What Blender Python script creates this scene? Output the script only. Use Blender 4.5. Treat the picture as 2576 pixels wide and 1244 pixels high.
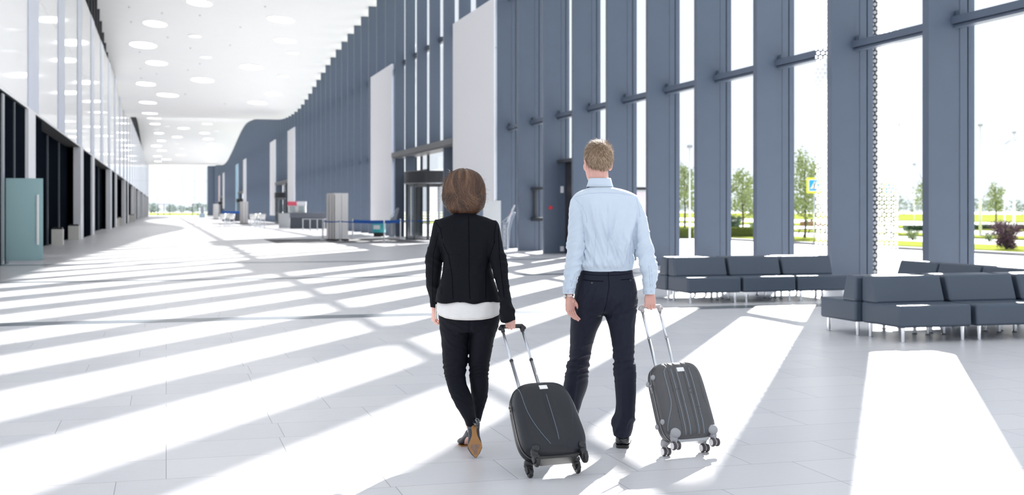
import bpy, bmesh, math, random
import numpy as np
from mathutils import Vector, Matrix, noise
from mathutils.bvhtree import BVHTree

for _o in list(bpy.data.objects):
    bpy.data.objects.remove(_o)
SC = bpy.context.scene
COL = SC.collection

# ------------------------------------------------------------------ camera
CAM_H = 1.44
FPX = 3050.0          # focal length in pixels of the 2576 wide frame
HZ = 528.0            # horizon row
cam_data = bpy.data.cameras.new('camera')
cam = bpy.data.objects.new('camera', cam_data)
COL.objects.link(cam)
cam.location = (0, 0, CAM_H)
cam.rotation_euler = (math.radians(90), 0, 0)
cam_data.sensor_width = 36
cam_data.lens = FPX / 2576 * 36
cam_data.shift_y = -(622 - HZ) / 2576
cam_data.clip_start = 0.1
cam_data.clip_end = 3000
cam_data.dof.use_dof = True
cam_data.dof.focus_distance = 7.3
cam_data.dof.aperture_fstop = 3.2
SC.camera = cam

# ------------------------------------------------------------------ light
SC.view_settings.view_transform = 'Standard'
SC.view_settings.look = 'None'
SC.view_settings.exposure = 0.0
SC.view_settings.gamma = 1.0
SC.view_settings.use_curve_mapping = False

world = bpy.data.worlds.new('sky'); SC.world = world
world.use_nodes = True
_bg = world.node_tree.nodes['Background']
_bg.inputs['Color'].default_value = (0.87, 0.93, 1.0, 1)
_bg.inputs['Strength'].default_value = 1.35

SUN_EL = math.radians(27.0)
_sd = Vector((0.303, 1.0, 0)).normalized() * math.cos(SUN_EL)
SUN_DIR = Vector((_sd.x, _sd.y, math.sin(SUN_EL)))        # towards the sun
sun_data = bpy.data.lights.new('sun', 'SUN')
sun_data.energy = 24
sun_data.angle = math.radians(0.7)
sun_data.color = (1.0, 0.975, 0.94)
sun = bpy.data.objects.new('sun', sun_data)
COL.objects.link(sun)
sun.location = (20, 60, 40)
sun.rotation_euler = SUN_DIR.to_track_quat('Z', 'Y').to_euler()

# ------------------------------------------------------------------ helpers
HA = math.atan2(0.2743, 0.9616)        # the hall runs this much left of the view axis
CU, SU = math.cos(HA), math.sin(HA)

def H(u, s, z=0.0):
    """hall coordinates: u across (right), s along the hall, z up"""
    return Vector((CU * u - SU * s, SU * u + CU * s, z))

def at(px, py, Y):
    """a point of the photograph at depth Y"""
    return Vector(((px - 1288) / FPX * Y, Y, CAM_H + (HZ - py) / FPX * Y))

MATS = {}
def mat(name, color, rough=0.6, metal=0.0, var=0.06, scale=8.0, bump=0.0, bscale=60.0, spec=0.5,
        coat=0.0, stretch=(1, 1, 1), emit=None, trans=0.0, sheen=0.0):
    if name in MATS:
        return MATS[name]
    m = bpy.data.materials.new(name); m.use_nodes = True
    nt = m.node_tree; b = nt.nodes['Principled BSDF']
    tc = nt.nodes.new('ShaderNodeTexCoord'); mp = nt.nodes.new('ShaderNodeMapping')
    mp.inputs['Scale'].default_value = stretch
    nt.links.new(tc.outputs['Object'], mp.inputs['Vector'])
    nz = nt.nodes.new('ShaderNodeTexNoise'); nz.inputs['Scale'].default_value = scale
    nz.inputs['Detail'].default_value = 3
    nt.links.new(mp.outputs['Vector'], nz.inputs['Vector'])
    rmp = nt.nodes.new('ShaderNodeMapRange')
    rmp.inputs['To Min'].default_value = 1 - var; rmp.inputs['To Max'].default_value = 1 + var
    nt.links.new(nz.outputs['Fac'], rmp.inputs['Value'])
    mul = nt.nodes.new('ShaderNodeVectorMath'); mul.operation = 'SCALE'
    mul.inputs[0].default_value = color[:3]
    nt.links.new(rmp.outputs['Result'], mul.inputs['Scale'])
    nt.links.new(mul.outputs['Vector'], b.inputs['Base Color'])
    b.inputs['Roughness'].default_value = rough
    b.inputs['Metallic'].default_value = metal
    b.inputs['Specular IOR Level'].default_value = spec
    b.inputs['Coat Weight'].default_value = coat
    b.inputs['Sheen Weight'].default_value = sheen
    b.inputs['Transmission Weight'].default_value = trans
    if emit:
        b.inputs['Emission Color'].default_value = (*emit[:3], 1)
        b.inputs['Emission Strength'].default_value = emit[3]
    if bump:
        bz = nt.nodes.new('ShaderNodeTexNoise'); bz.inputs['Scale'].default_value = bscale
        bz.inputs['Detail'].default_value = 4
        nt.links.new(mp.outputs['Vector'], bz.inputs['Vector'])
        bp = nt.nodes.new('ShaderNodeBump'); bp.inputs['Strength'].default_value = bump
        bp.inputs['Distance'].default_value = 0.01
        nt.links.new(bz.outputs['Fac'], bp.inputs['Height'])
        nt.links.new(bp.outputs['Normal'], b.inputs['Normal'])
    MATS[name] = m
    return m

class MB:
    """collects shapes and links them as ONE mesh object"""
    def __init__(self):
        self.v = []; self.f = []
    def add(self, vs, fs, M=None):
        o = len(self.v)
        self.v += [tuple(M @ Vector(p)) if M is not None else tuple(p) for p in vs]
        self.f += [tuple(i + o for i in f) for f in fs]
        return self
    def box(self, lo, hi, M=None):
        x0, y0, z0 = lo; x1, y1, z1 = hi
        vs = [(x0,y0,z0),(x1,y0,z0),(x1,y1,z0),(x0,y1,z0),(x0,y0,z1),(x1,y0,z1),(x1,y1,z1),(x0,y1,z1)]
        return self.add(vs, [(0,3,2,1),(4,5,6,7),(0,1,5,4),(1,2,6,5),(2,3,7,6),(3,0,4,7)], M)
    def prism(self, poly, a0, a1, axis='x', M=None):
        """poly: 2D outline (counter clockwise), swept from a0 to a1 along the axis"""
        n = len(poly)
        def P(p, a):
            return {'x': (a, p[0], p[1]), 'y': (p[0], a, p[1]), 'z': (p[0], p[1], a)}[axis]
        vs = [P(p, a0) for p in poly] + [P(p, a1) for p in poly]
        fs = [tuple(range(n))[::-1], tuple(range(n, 2 * n))]
        fs += [(i, (i + 1) % n, n + (i + 1) % n, n + i) for i in range(n)]
        return self.add(vs, fs, M)
    def tube(self, pts, r, n=10, M=None, cap=True, round_=False):
        pts = [Vector(p) for p in pts]
        rs = list(r) if isinstance(r, (list, tuple)) else [r] * len(pts)
        if round_:
            d0 = (pts[0] - pts[1]).normalized(); d1 = (pts[-1] - pts[-2]).normalized()
            a, b = rs[0], rs[-1]
            pts = [pts[0] + d0 * a * .92, pts[0] + d0 * a * .6] + pts + [pts[-1] + d1 * b * .6, pts[-1] + d1 * b * .92]
            rs = [a * .35, a * .8] + rs + [b * .8, b * .35]
        k = len(pts); vs = []; up = None
        for i, p in enumerate(pts):
            t = (pts[min(i + 1, k - 1)] - pts[max(i - 1, 0)]).normalized()
            if up is None:
                up = Vector((0, 0, 1)) if abs(t.z) < .9 else Vector((1, 0, 0))
            x = t.cross(up)
            if x.length < 1e-4: x = t.orthogonal()
            x.normalize(); y = t.cross(x).normalized(); up = -y if False else x.cross(t)
            for j in range(n):
                a = 2 * math.pi * j / n
                vs.append(p + (x * math.cos(a) + y * math.sin(a)) * rs[i])
        fs = []
        for i in range(k - 1):
            for j in range(n):
                a = i * n + j; b = i * n + (j + 1) % n
                fs.append((a, b, b + n, a + n))
        if cap:
            fs.append(tuple(range(n))[::-1]); fs.append(tuple(range((k - 1) * n, k * n)))
        return self.add(vs, fs, M)
    def lathe(self, prof, n=20, M=None, close=True):
        """prof: (radius, z) from bottom to top around z"""
        vs = []
        for r, z in prof:
            for j in range(n):
                a = 2 * math.pi * j / n
                vs.append((r * math.cos(a), r * math.sin(a), z))
        k = len(prof); fs = []
        for i in range(k - 1):
            for j in range(n):
                a = i * n + j; b = i * n + (j + 1) % n
                fs.append((a, b, b + n, a + n))
        if close:
            fs.append(tuple(range(n))[::-1]); fs.append(tuple(range((k - 1) * n, k * n)))
        return self.add(vs, fs, M)
    def loft(self, keys, n=28, sub=5, e=2.0, cap=True):
        """keys: (centre, half width x, half depth y); horizontal superellipse rings, smooth between keys"""
        K = [(Vector(c), a, b) for c, a, b in keys]
        rings = []
        def cr(p0, p1, p2, p3, t):
            return 0.5 * ((2 * p1) + (p2 - p0) * t + (2 * p0 - 5 * p1 + 4 * p2 - p3) * t * t + (3 * p1 - p0 - 3 * p2 + p3) * t ** 3)
        m = len(K)
        for i in range(m - 1):
            k0, k1, k2, k3 = K[max(i - 1, 0)], K[i], K[i + 1], K[min(i + 2, m - 1)]
            for j in range(sub):
                t = j / sub
                rings.append((cr(k0[0], k1[0], k2[0], k3[0], t), cr(k0[1], k1[1], k2[1], k3[1], t), cr(k0[2], k1[2], k2[2], k3[2], t)))
        rings.append(K[-1])
        vs = []
        for c, a, b in rings:
            for j in range(n):
                w = 2 * math.pi * j / n; cw, sw = math.cos(w), math.sin(w)
                x = a * math.copysign(abs(cw) ** (2 / e), cw); y = b * math.copysign(abs(sw) ** (2 / e), sw)
                vs.append((c.x + x, c.y + y, c.z))
        up = rings[-1][0].z > rings[0][0].z
        fs = []
        k = len(rings)
        for i in range(k - 1):
            for j in range(n):
                a = i * n + j; b = i * n + (j + 1) % n
                fs.append((a, b, b + n, a + n) if up else (b, a, a + n, b + n))
        if cap:
            f0 = tuple(range(n)); f1 = tuple(range((k - 1) * n, k * n))
            fs += [f0[::-1], f1] if up else [f0, f1[::-1]]
        return self.add(vs, fs)
    def ball(self, c, r, n=16, M=None):
        rx, ry, rz = (r, r, r) if not isinstance(r, (tuple, list)) else r
        c = Vector(c); vs = [(0, 0, -1)]; fs = []
        m = n // 2
        for i in range(1, m):
            a = -math.pi / 2 + math.pi * i / m
            for j in range(n):
                w = 2 * math.pi * j / n
                vs.append((math.cos(a) * math.cos(w), math.cos(a) * math.sin(w), math.sin(a)))
        vs.append((0, 0, 1)); last = len(vs) - 1
        for j in range(n):
            fs.append((0, 1 + (j + 1) % n, 1 + j))
            fs.append((last, last - n + j, last - n + (j + 1) % n))
        for i in range(m - 2):
            for j in range(n):
                a = 1 + i * n + j; b = 1 + i * n + (j + 1) % n
                fs.append((a, b, b + n, a + n))
        vs = [(c.x + x * rx, c.y + y * ry, c.z + z * rz) for x, y, z in vs]
        return self.add(vs, fs, M)
    def mesh(self, name):
        me = bpy.data.meshes.new(name); me.from_pydata(self.v, [], self.f); me.update()
        return me
    def build(self, name, material, parent=None, smooth=False, bevel=0.0, seg=2, local=None):
        me = self.mesh(name)
        o = bpy.data.objects.new(name, me); COL.objects.link(o)
        if material is not None: me.materials.append(material)
        if smooth:
            me.polygons.foreach_set('use_smooth', [True] * len(me.polygons))
        if parent is not None: o.parent = parent
        if local is not None: o.matrix_local = local
        if bevel:
            md = o.modifiers.new('bevel', 'BEVEL'); md.width = bevel; md.segments = seg
            md.limit_method = 'ANGLE'; md.angle_limit = math.radians(35)
            me.polygons.foreach_set('use_smooth', [True] * len(me.polygons))
            md2 = o.modifiers.new('wn', 'WEIGHTED_NORMAL'); md2.keep_sharp = True
        return o

def tag(o, label=None, cat=None, group=None, kind=None):
    if label: o['label'] = label
    if cat: o['category'] = cat
    if group: o['group'] = group
    if kind: o['kind'] = kind
    return o

def empty(name, loc, rz=0.0, M=None):
    o = bpy.data.objects.new(name, None); COL.objects.link(o)
    o.empty_display_size = 0.2
    if M is not None: o.matrix_world = M
    else:
        o.location = loc; o.rotation_euler = (0, 0, rz)
    return o

def thing(name, label, cat, loc, rz=0.0, group=None, M=None):
    return tag(empty(name, loc, rz, M), label, cat, group)

def struct(o):
    o['kind'] = 'structure'; return o

def copy_tree(o, parent=None):
    c = o.copy(); COL.objects.link(c)
    if parent is not None: c.parent = parent
    for ch in list(o.children):
        copy_tree(ch, c)
    return c

def organic(mb, voxel, smooth=2, name='x'):
    """fuses overlapping closed shapes into one continuous surface"""
    me = mb.mesh('tmp'); o = bpy.data.objects.new('tmp', me); COL.objects.link(o)
    r = o.modifiers.new('r', 'REMESH'); r.mode = 'VOXEL'; r.voxel_size = voxel; r.adaptivity = 0
    s = o.modifiers.new('s', 'SMOOTH'); s.factor = 0.5; s.iterations = smooth
    dg = bpy.context.evaluated_depsgraph_get(); dg.update()
    nm = bpy.data.meshes.new_from_object(o.evaluated_get(dg))
    bpy.data.objects.remove(o); bpy.data.meshes.remove(me)
    nm.name = name
    nm.polygons.foreach_set('use_smooth', [True] * len(nm.polygons))
    return nm

def displace(me, fn):
    """move every vertex along its normal by fn(co, normal)"""
    n = len(me.vertices)
    co = np.empty(n * 3); me.vertices.foreach_get('co', co); co = co.reshape(-1, 3)
    no = np.empty(n * 3); me.vertices.foreach_get('normal', no); no = no.reshape(-1, 3)
    d = np.array([fn(Vector(c), Vector(k)) for c, k in zip(co, no)])
    co += no * d[:, None]
    me.vertices.foreach_set('co', co.ravel()); me.update()

def mesh_obj(name, me, material, parent=None):
    o = bpy.data.objects.new(name, me); COL.objects.link(o)
    me.materials.clear(); me.materials.append(material)
    if parent is not None: o.parent = parent
    return o

# ------------------------------------------------------------------ materials of the place
STEEL = mat('painted_steel', (0.094, 0.122, 0.172), 0.42, 0.0, 0.05, 3.0, bump=0.02, spec=0.5)
STEEL_DK = mat('dark_steel', (0.045, 0.047, 0.055), 0.4, 0.0, 0.05, 3.0)
WHITE_PAINT = mat('ceiling_paint', (0.93, 0.93, 0.93), 0.75, 0.0, 0.015, 1.0)
GLOSS_WHITE = mat('white_glass_panel', (0.80, 0.80, 0.82), 0.05, 0.0, 0.01, 0.6, spec=0.3)
PILASTER = mat('pilaster_panel', (0.56, 0.59, 0.68), 0.45, 0.0, 0.02, 0.6, spec=0.25)
PILLAR = mat('white_pillar', (0.80, 0.80, 0.83), 0.3, 0.0, 0.02, 1.0)
SHOPGLASS = mat('dark_shop_glass', (0.005, 0.007, 0.011), 0.1, 0.0, 0.3, 0.5, spec=0.0)
BANNER = mat('banner_fabric', (0.93, 0.93, 0.97), 0.7, 0.0, 0.015, 0.8, bump=0.05, bscale=3)
CHROME = mat('chrome', (0.80, 0.81, 0.83), 0.12, 1.0, 0.02)
BRUSHED = mat('brushed_aluminium', (0.62, 0.63, 0.66), 0.32, 1.0, 0.03, 20)
BLACKP = mat('black_plastic', (0.012, 0.012, 0.014), 0.35)
GREYP = mat('grey_laminate', (0.36, 0.37, 0.39), 0.5, 0.0, 0.03)
MATCARPET = mat('entrance_carpet', (0.12, 0.12, 0.13), 0.95, 0.0, 0.12, 90, bump=0.3)
INLAY = mat('dark_stone_inlay', (0.125, 0.145, 0.17), 0.3, 0.0, 0.08, 5)

def translucent_mix(m, fac, col):
    nt = m.node_tree; b = nt.nodes['Principled BSDF']; out = nt.nodes['Material Output']
    t = nt.nodes.new('ShaderNodeBsdfTranslucent'); t.inputs[0].default_value = (*col, 1)
    x = nt.nodes.new('ShaderNodeMixShader'); x.inputs[0].default_value = fac
    nt.links.new(b.outputs[0], x.inputs[1]); nt.links.new(t.outputs[0], x.inputs[2]); nt.links.new(x.outputs[0], out.inputs[0])
def glass_mat(name='clear_glass', tint=(0.97, 0.975, 0.98), gloss=0.06, frit=False, cloudy=0.0):
    m = bpy.data.materials.new(name); m.use_nodes = True; nt = m.node_tree
    nt.nodes.clear(); out = nt.nodes.new('ShaderNodeOutputMaterial')
    tr = nt.nodes.new('ShaderNodeBsdfTransparent'); tr.inputs['Color'].default_value = (*tint, 1)
    gl = nt.nodes.new('ShaderNodeBsdfGlossy'); gl.inputs['Roughness'].default_value = 0.02
    lw = nt.nodes.new('ShaderNodeLayerWeight'); lw.inputs['Blend'].default_value = 0.5
    pw = nt.nodes.new('ShaderNodeMath'); pw.operation = 'POWER'; pw.inputs[1].default_value = 5.0
    fr = nt.nodes.new('ShaderNodeMath'); fr.operation = 'MULTIPLY_ADD'; fr.inputs[1].default_value = 0.5; fr.inputs[2].default_value = 0.02
    nt.links.new(lw.outputs['Facing'], pw.inputs[0]); nt.links.new(pw.outputs[0], fr.inputs[0])
    mx = nt.nodes.new('ShaderNodeMixShader')
    nt.links.new(fr.outputs[0], mx.inputs[0])
    nt.links.new(tr.outputs[0], mx.inputs[1]); nt.links.new(gl.outputs[0], mx.inputs[2])
    last = mx.outputs[0]
    if cloudy:
        df = nt.nodes.new('ShaderNodeBsdfDiffuse'); df.inputs['Color'].default_value = (0.50, 0.66, 0.68, 1)
        tl = nt.nodes.new('ShaderNodeBsdfTranslucent'); tl.inputs['Color'].default_value = (0.55, 0.74, 0.76, 1)
        a = nt.nodes.new('ShaderNodeMixShader'); a.inputs[0].default_value = 0.5
        nt.links.new(df.outputs[0], a.inputs[1]); nt.links.new(tl.outputs[0], a.inputs[2])
        b = nt.nodes.new('ShaderNodeMixShader'); b.inputs[0].default_value = cloudy
        nt.links.new(last, b.inputs[1]); nt.links.new(a.outputs[0], b.inputs[2]); last = b.outputs[0]
    nt.links.new(last, out.inputs[0])
    return m
GLASS = glass_mat()
FROST = glass_mat('frosted_glass', cloudy=0.93)

# ------------------------------------------------------------------ floor
def floor_material():
    m = bpy.data.materials.new('stone_tiles'); m.use_nodes = True; nt = m.node_tree
    N = nt.nodes.new; L = nt.links.new; b = nt.nodes['Principled BSDF']
    tc = N('ShaderNodeTexCoord')
    br = N('ShaderNodeTexBrick'); br.offset = 0.37; br.offset_frequency = 3
    br.squash = 0.6; br.squash_frequency = 2
    br.inputs['Scale'].default_value = 1.0
    br.inputs['Brick Width'].default_value = 1.15; br.inputs['Row Height'].default_value = 0.52
    br.inputs['Mortar Size'].default_value = 0.0028; br.inputs['Mortar Smooth'].default_value = 0.3
    br.inputs['Bias'].default_value = 0.0
    br.inputs['Color1'].default_value = (0.60, 0.595, 0.62, 1); br.inputs['Color2'].default_value = (0.65, 0.64, 0.655, 1)
    br.inputs['Mortar'].default_value = (0.28, 0.28, 0.31, 1)
    L(tc.outputs['Object'], br.inputs['Vector'])
    mp = N('ShaderNodeMapping'); mp.inputs['Scale'].default_value = (3, 26, 1)
    L(tc.outputs['Object'], mp.inputs['Vector'])
    n1 = N('ShaderNodeTexNoise'); n1.inputs['Scale'].default_value = 2.0; n1.inputs['Detail'].default_value = 6
    L(mp.outputs[0], n1.inputs['Vector'])
    n2 = N('ShaderNodeTexNoise'); n2.inputs['Scale'].default_value = 120; n2.inputs['Detail'].default_value = 2
    L(tc.outputs['Object'], n2.inputs['Vector'])
    add = N('ShaderNodeMath'); add.operation = 'ADD'; L(n1.outputs[0], add.inputs[0]); L(n2.outputs[0], add.inputs[1])
    r = N('ShaderNodeMapRange'); r.inputs['From Max'].default_value = 2.0
    r.inputs['To Min'].default_value = 0.90; r.inputs['To Max'].default_value = 1.10
    L(add.outputs[0], r.inputs['Value'])
    mul = N('ShaderNodeVectorMath'); mul.operation = 'SCALE'
    L(br.outputs['Color'], mul.inputs[0]); L(r.outputs[0], mul.inputs['Scale'])
    L(mul.outputs[0], b.inputs['Base Color'])
    b.inputs['Roughness'].default_value = 0.33
    b.inputs['Specular IOR Level'].default_value = 0.75
    bp = N('ShaderNodeBump'); bp.inputs['Strength'].default_value = 0.05; bp.inputs['Distance'].default_value = 0.01
    L(n2.outputs[0], bp.inputs['Height']); L(bp.outputs[0], b.inputs['Normal'])
    return m

S_END = 326.0
U_L, U_IN, U_OUT = -4.1, 12.0, 12.89       # left wall, inner edge of the fins, outer edge of the facade
HR = (0, 0, HA)
def hall_obj(o):
    o.rotation_euler = HR; return o

mb = MB(); mb.box((-30, -12, -0.25), (12.95, S_END, 0.0))
struct(hall_obj(mb.build('floor', floor_material())))
for i, (s0, w, u1) in enumerate(((16.2, .46, 12.0), (25.7, .46, 12.0), (33.75, .5, 12.0))):
    mb = MB(); mb.box((-4.1, s0, 0.0), (u1, s0 + w, 0.003))
    struct(hall_obj(mb.build('trim_floor', INLAY)))

# ------------------------------------------------------------------ ceiling: a wave along the hall
Z_R = [(-14, 15.5), (40, 15.6), (62, 14.9), (74.6, 13.85), (86, 13.5), (96, 12.75), (115, 10.9), (131, 11.1), (140, 11.7), (150, 12.6),
       (166, 13.9), (190, 15.0), (202, 15.0), (215, 14.2), (234, 12.7), (256, 11.4), (273, 11.3), (311, 12.7), (330, 12.9)]
Z_L = [(-14, 16.8), (40, 17.2), (65, 16.8), (83, 15.1), (92, 13.9), (99, 13.2), (115, 11.8), (131, 11.2), (140, 11.6), (150, 12.5),
       (165, 14.0), (192, 15.4), (207, 14.8), (236, 12.7), (256, 11.6), (273, 11.5), (311, 12.5), (330, 12.6)]
def _tab(T, s):
    for (a, za), (b, zb) in zip(T, T[1:]):
        if s <= b:
            t = max(0, (s - a) / (b - a)); return za + (zb - za) * t
    return T[-1][1]
def _sm(T, s):
    return sum(_tab(T, s + d) for d in (-6, -3, 0, 3, 6)) / 5
def ceil_z(u, s):
    t = min(1, max(0, (u - U_L) / (U_IN - U_L)))
    return _sm(Z_L, s) * (1 - t) + _sm(Z_R, s) * t

def ceiling():
    us = [-7, -4.1, -1, 2, 5, 8, 10, 12, 13.2]
    ss = [-12 + 3 * i for i in range(114)]
    vs = []; fs = []
    for s in ss:
        for u in us: vs.append((u, s, ceil_z(u, s)))
    n = len(us)
    for i in range(len(ss) - 1):
        for j in range(n - 1):
            a = i * n + j; fs.append((a, a + n, a + n + 1, a + 1))
    mb = MB(); mb.add(vs, fs)
    o = mb.build('ceiling', WHITE_PAINT, smooth=True)
    md = o.modifiers.new('t', 'SOLIDIFY'); md.thickness = 0.3; md.offset = -1
    struct(hall_obj(o))
ceiling()

# round recessed lights, placed where the photograph's discs meet the ceiling
DISCS = [(502,6,62),(390,58,58),(360,112,66),(394,157,52),(706,47,68),(717,101,55),(632,168,58),(509,200,56),(367,210,47),
 (422,238,53),(372,257,42),(687,235,40),(648,257,48),(377,284,38),(388,297,34),(462,322,28),(390,311,25),(522,311,24),(515,334,24),
 (400,334,23),(446,344,24),(406,353,21),(524,349,25),(534,362,20),(394,366,26),(407,378,22),(505,380,25),(455,389,24),(396,392,20),
 (419,400,23),(524,398,20),(533,405,21),(397,405,18)]
FAINT = [(490,90,30),(517,142,28),(737,131,30),(712,190,28),(393,325,14),(420,317,12),(544,329,12),(444,360,12),(393,336,13),(457,373,12),(545,370,11)]
LAMP = mat('ceiling_lamp_disc', (0.9, 0.9, 0.9), 0.5, emit=(1, 1, 1, 5.0))
LAMP_FAINT = mat('ceiling_disc_frosted', (0.95, 0.95, 0.95), 0.3, emit=(0.95, 0.97, 1, 0.35))  # a weak glow is put into the material of these faint discs
DISC_RING = mat('ceiling_disc_ring', (0.8, 0.8, 0.82), 0.5)
def ray_ceiling(px, py):
    prev = None
    for i in range(400, 3300, 2):
        Y = i / 10; X = (px - 1288) / FPX * Y
        u, s = CU * X + SU * Y, -SU * X + CU * Y
        z = CAM_H + (HZ - py) / FPX * Y
        if s > 60 and z >= ceil_z(u, s) and prev is not None and s < 322:
            return u, s, ceil_z(u, s), Y
        prev = z
    return None
def ceiling_light(px, py, w, on=True, lab=''):
    r = ray_ceiling(px, py)
    if r is None or not (-3.6 < r[0] < 11.4): return
    u, s, z, Y = r
    rad = max(0.45, min(1.1, w * Y / FPX / 2))
    e = .5
    su = (ceil_z(u + e, s) - ceil_z(u - e, s)) / (2 * e); ss = (ceil_z(u, s + e) - ceil_z(u, s - e)) / (2 * e)
    nrm = Vector((su, ss, -1)).normalized()
    nw = Matrix.Rotation(HA, 3, 'Z') @ nrm
    M = Matrix.Translation(H(u, s, z) + nw * 0.02) @ nw.to_track_quat('Z', 'Y').to_matrix().to_4x4()
    far = s > 150
    t = thing('ceiling_light', lab, 'light', (0, 0, 0), M=M,
              group=('lights in the far ceiling' if far else 'lights in the near ceiling') if on else 'faint round ceiling fittings')
    mb = MB(); mb.lathe([(rad, -0.03), (rad, 0.012), (rad * .97, 0.02)], 36); mb.build('diffuser', LAMP if on else LAMP_FAINT, t)
    mb = MB()
    mb.lathe([(rad * 1.0, -0.03), (rad * 1.05, -0.03), (rad * 1.05, 0.01), (rad * 1.0, 0.01), (rad * 1.0, -0.03)], 36, close=False)
    mb.build('rim', DISC_RING, t)
ORD = 'topmost,second,third,fourth,fifth,sixth,seventh,eighth,ninth,tenth,eleventh,twelfth,thirteenth,fourteenth,fifteenth,sixteenth,seventeenth,eighteenth,nineteenth,twentieth,twenty-first'.split(',')
def many_lights():
    near = sorted([d for d in DISCS if d[1] < 303], key=lambda d: d[1]); far = sorted([d for d in DISCS if d[1] >= 303], key=lambda d: d[1])
    def ordn(i, n): return 'topmost' if i == 0 else (ORD[i] + ' from the top')
    def side(px, xs): return 'left of centre' if px < xs[0] else ('right of centre' if px > xs[1] else 'near the centre line')
    for i, d in enumerate(near): ceiling_light(*d, lab='glowing round light in the near ceiling, %s, %s' % (ordn(i, len(near)), side(d[0], (420, 600))))
    for i, d in enumerate(far): ceiling_light(*d, lab='glowing round light in the far ceiling, %s, %s' % (ordn(i, len(far)), side(d[0], (430, 500))))
    fa = sorted(FAINT, key=lambda d: d[1])
    for i, d in enumerate(fa): ceiling_light(*d, on=False, lab='faint round ceiling fitting, %s of the faint ones' % (ordn(i, len(fa))))
many_lights()
SENS = [(325,16),(408,32),(330,53),(503,37),(667,15),(605,66),(422,93),(479,120),(351,129),(579,112),(353,171),(394,185),(503,160),(284,184),(355,195),(473,175),(566,260),(466,236)]
for px, py in SENS:
    r = ray_ceiling(px, py)
    if r and r[0] > -3.8:
        mb = MB(); mb.lathe([(.04, -.05), (.07, -.02), (.07, .05)], 14)
        o = mb.build('ceiling_sensor', mat('sensor_grey', (.55, .55, .57), .5)); o.location = H(r[0], r[1], r[2] + .0)
        tag(o, 'tiny grey sensor dot on the near white ceiling among the round lights', 'sensor', 'ceiling sensors')

# ------------------------------------------------------------------ facade on the right: deep steel fins every 3 m
ENT = [58.3, 132.3, 206.4, 280.0]
T1, T2 = 4.55, 9.47
def s_fin(k): return 17.38 + 3.0 * k
NK = 103
for k in range(-8, NK + 1):
    s = s_fin(k); zt = ceil_z(12.2, s) + 0.1
    near_ent = any(abs(s - c) < 9.0 for c in ENT)
    blocked = any(abs(s - c) < 3.4 for c in ENT)
    z0 = 4.3 if blocked else 0.0
    mb = MB()
    if near_ent:
        mb.box((12.0, s - .17, z0), (12.5, s, zt))
    else:
        mb.box((12.0, s - .17, z0), (12.48, s, zt))
        mb.box((12.48, s - .155, z0), (12.60, s, zt))
        mb.box((12.60, s - .165, z0), (12.74, s + .2, zt))  # unseen rear thickening, added to broaden the fin's cast shadow
        mb.box((12.74, s - .12, z0), (12.775, s - .03, zt))
        mb.box((12.775, s - .15, z0), (12.89, s, zt))
    struct(hall_obj(mb.build('trim_%d' % (k + 9), STEEL)))
    if k < NK:
        # transoms between this fin and the next one
        mb = MB()
        for zz in (T1, T2):
            if zz == T1 and near_ent: continue
            mb.box((12.42, s, zz - .05), (12.70, s + 2.83, zz + .07))
            mb.box((12.47, s, zz - .11), (12.64, s + 2.83, zz - .07))
            mb.box((12.50, s, zz - .075), (12.60, s + 2.83, zz - .04))
            mb.box((12.50, s + 2.70, zz + .07), (12.62, s + 2.83, zz + .17))
        if mb.v: struct(hall_obj(mb.build('trim_transom', STEEL)))
        g = MB(); gz = 4.45 if near_ent else 0.03
        g.box((12.82, s - .02, gz), (12.835, s + 2.87, zt))
        gl = g.build('window_%d' % (k + 9), GLASS); struct(hall_obj(gl))
        gl.visible_shadow = True

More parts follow.
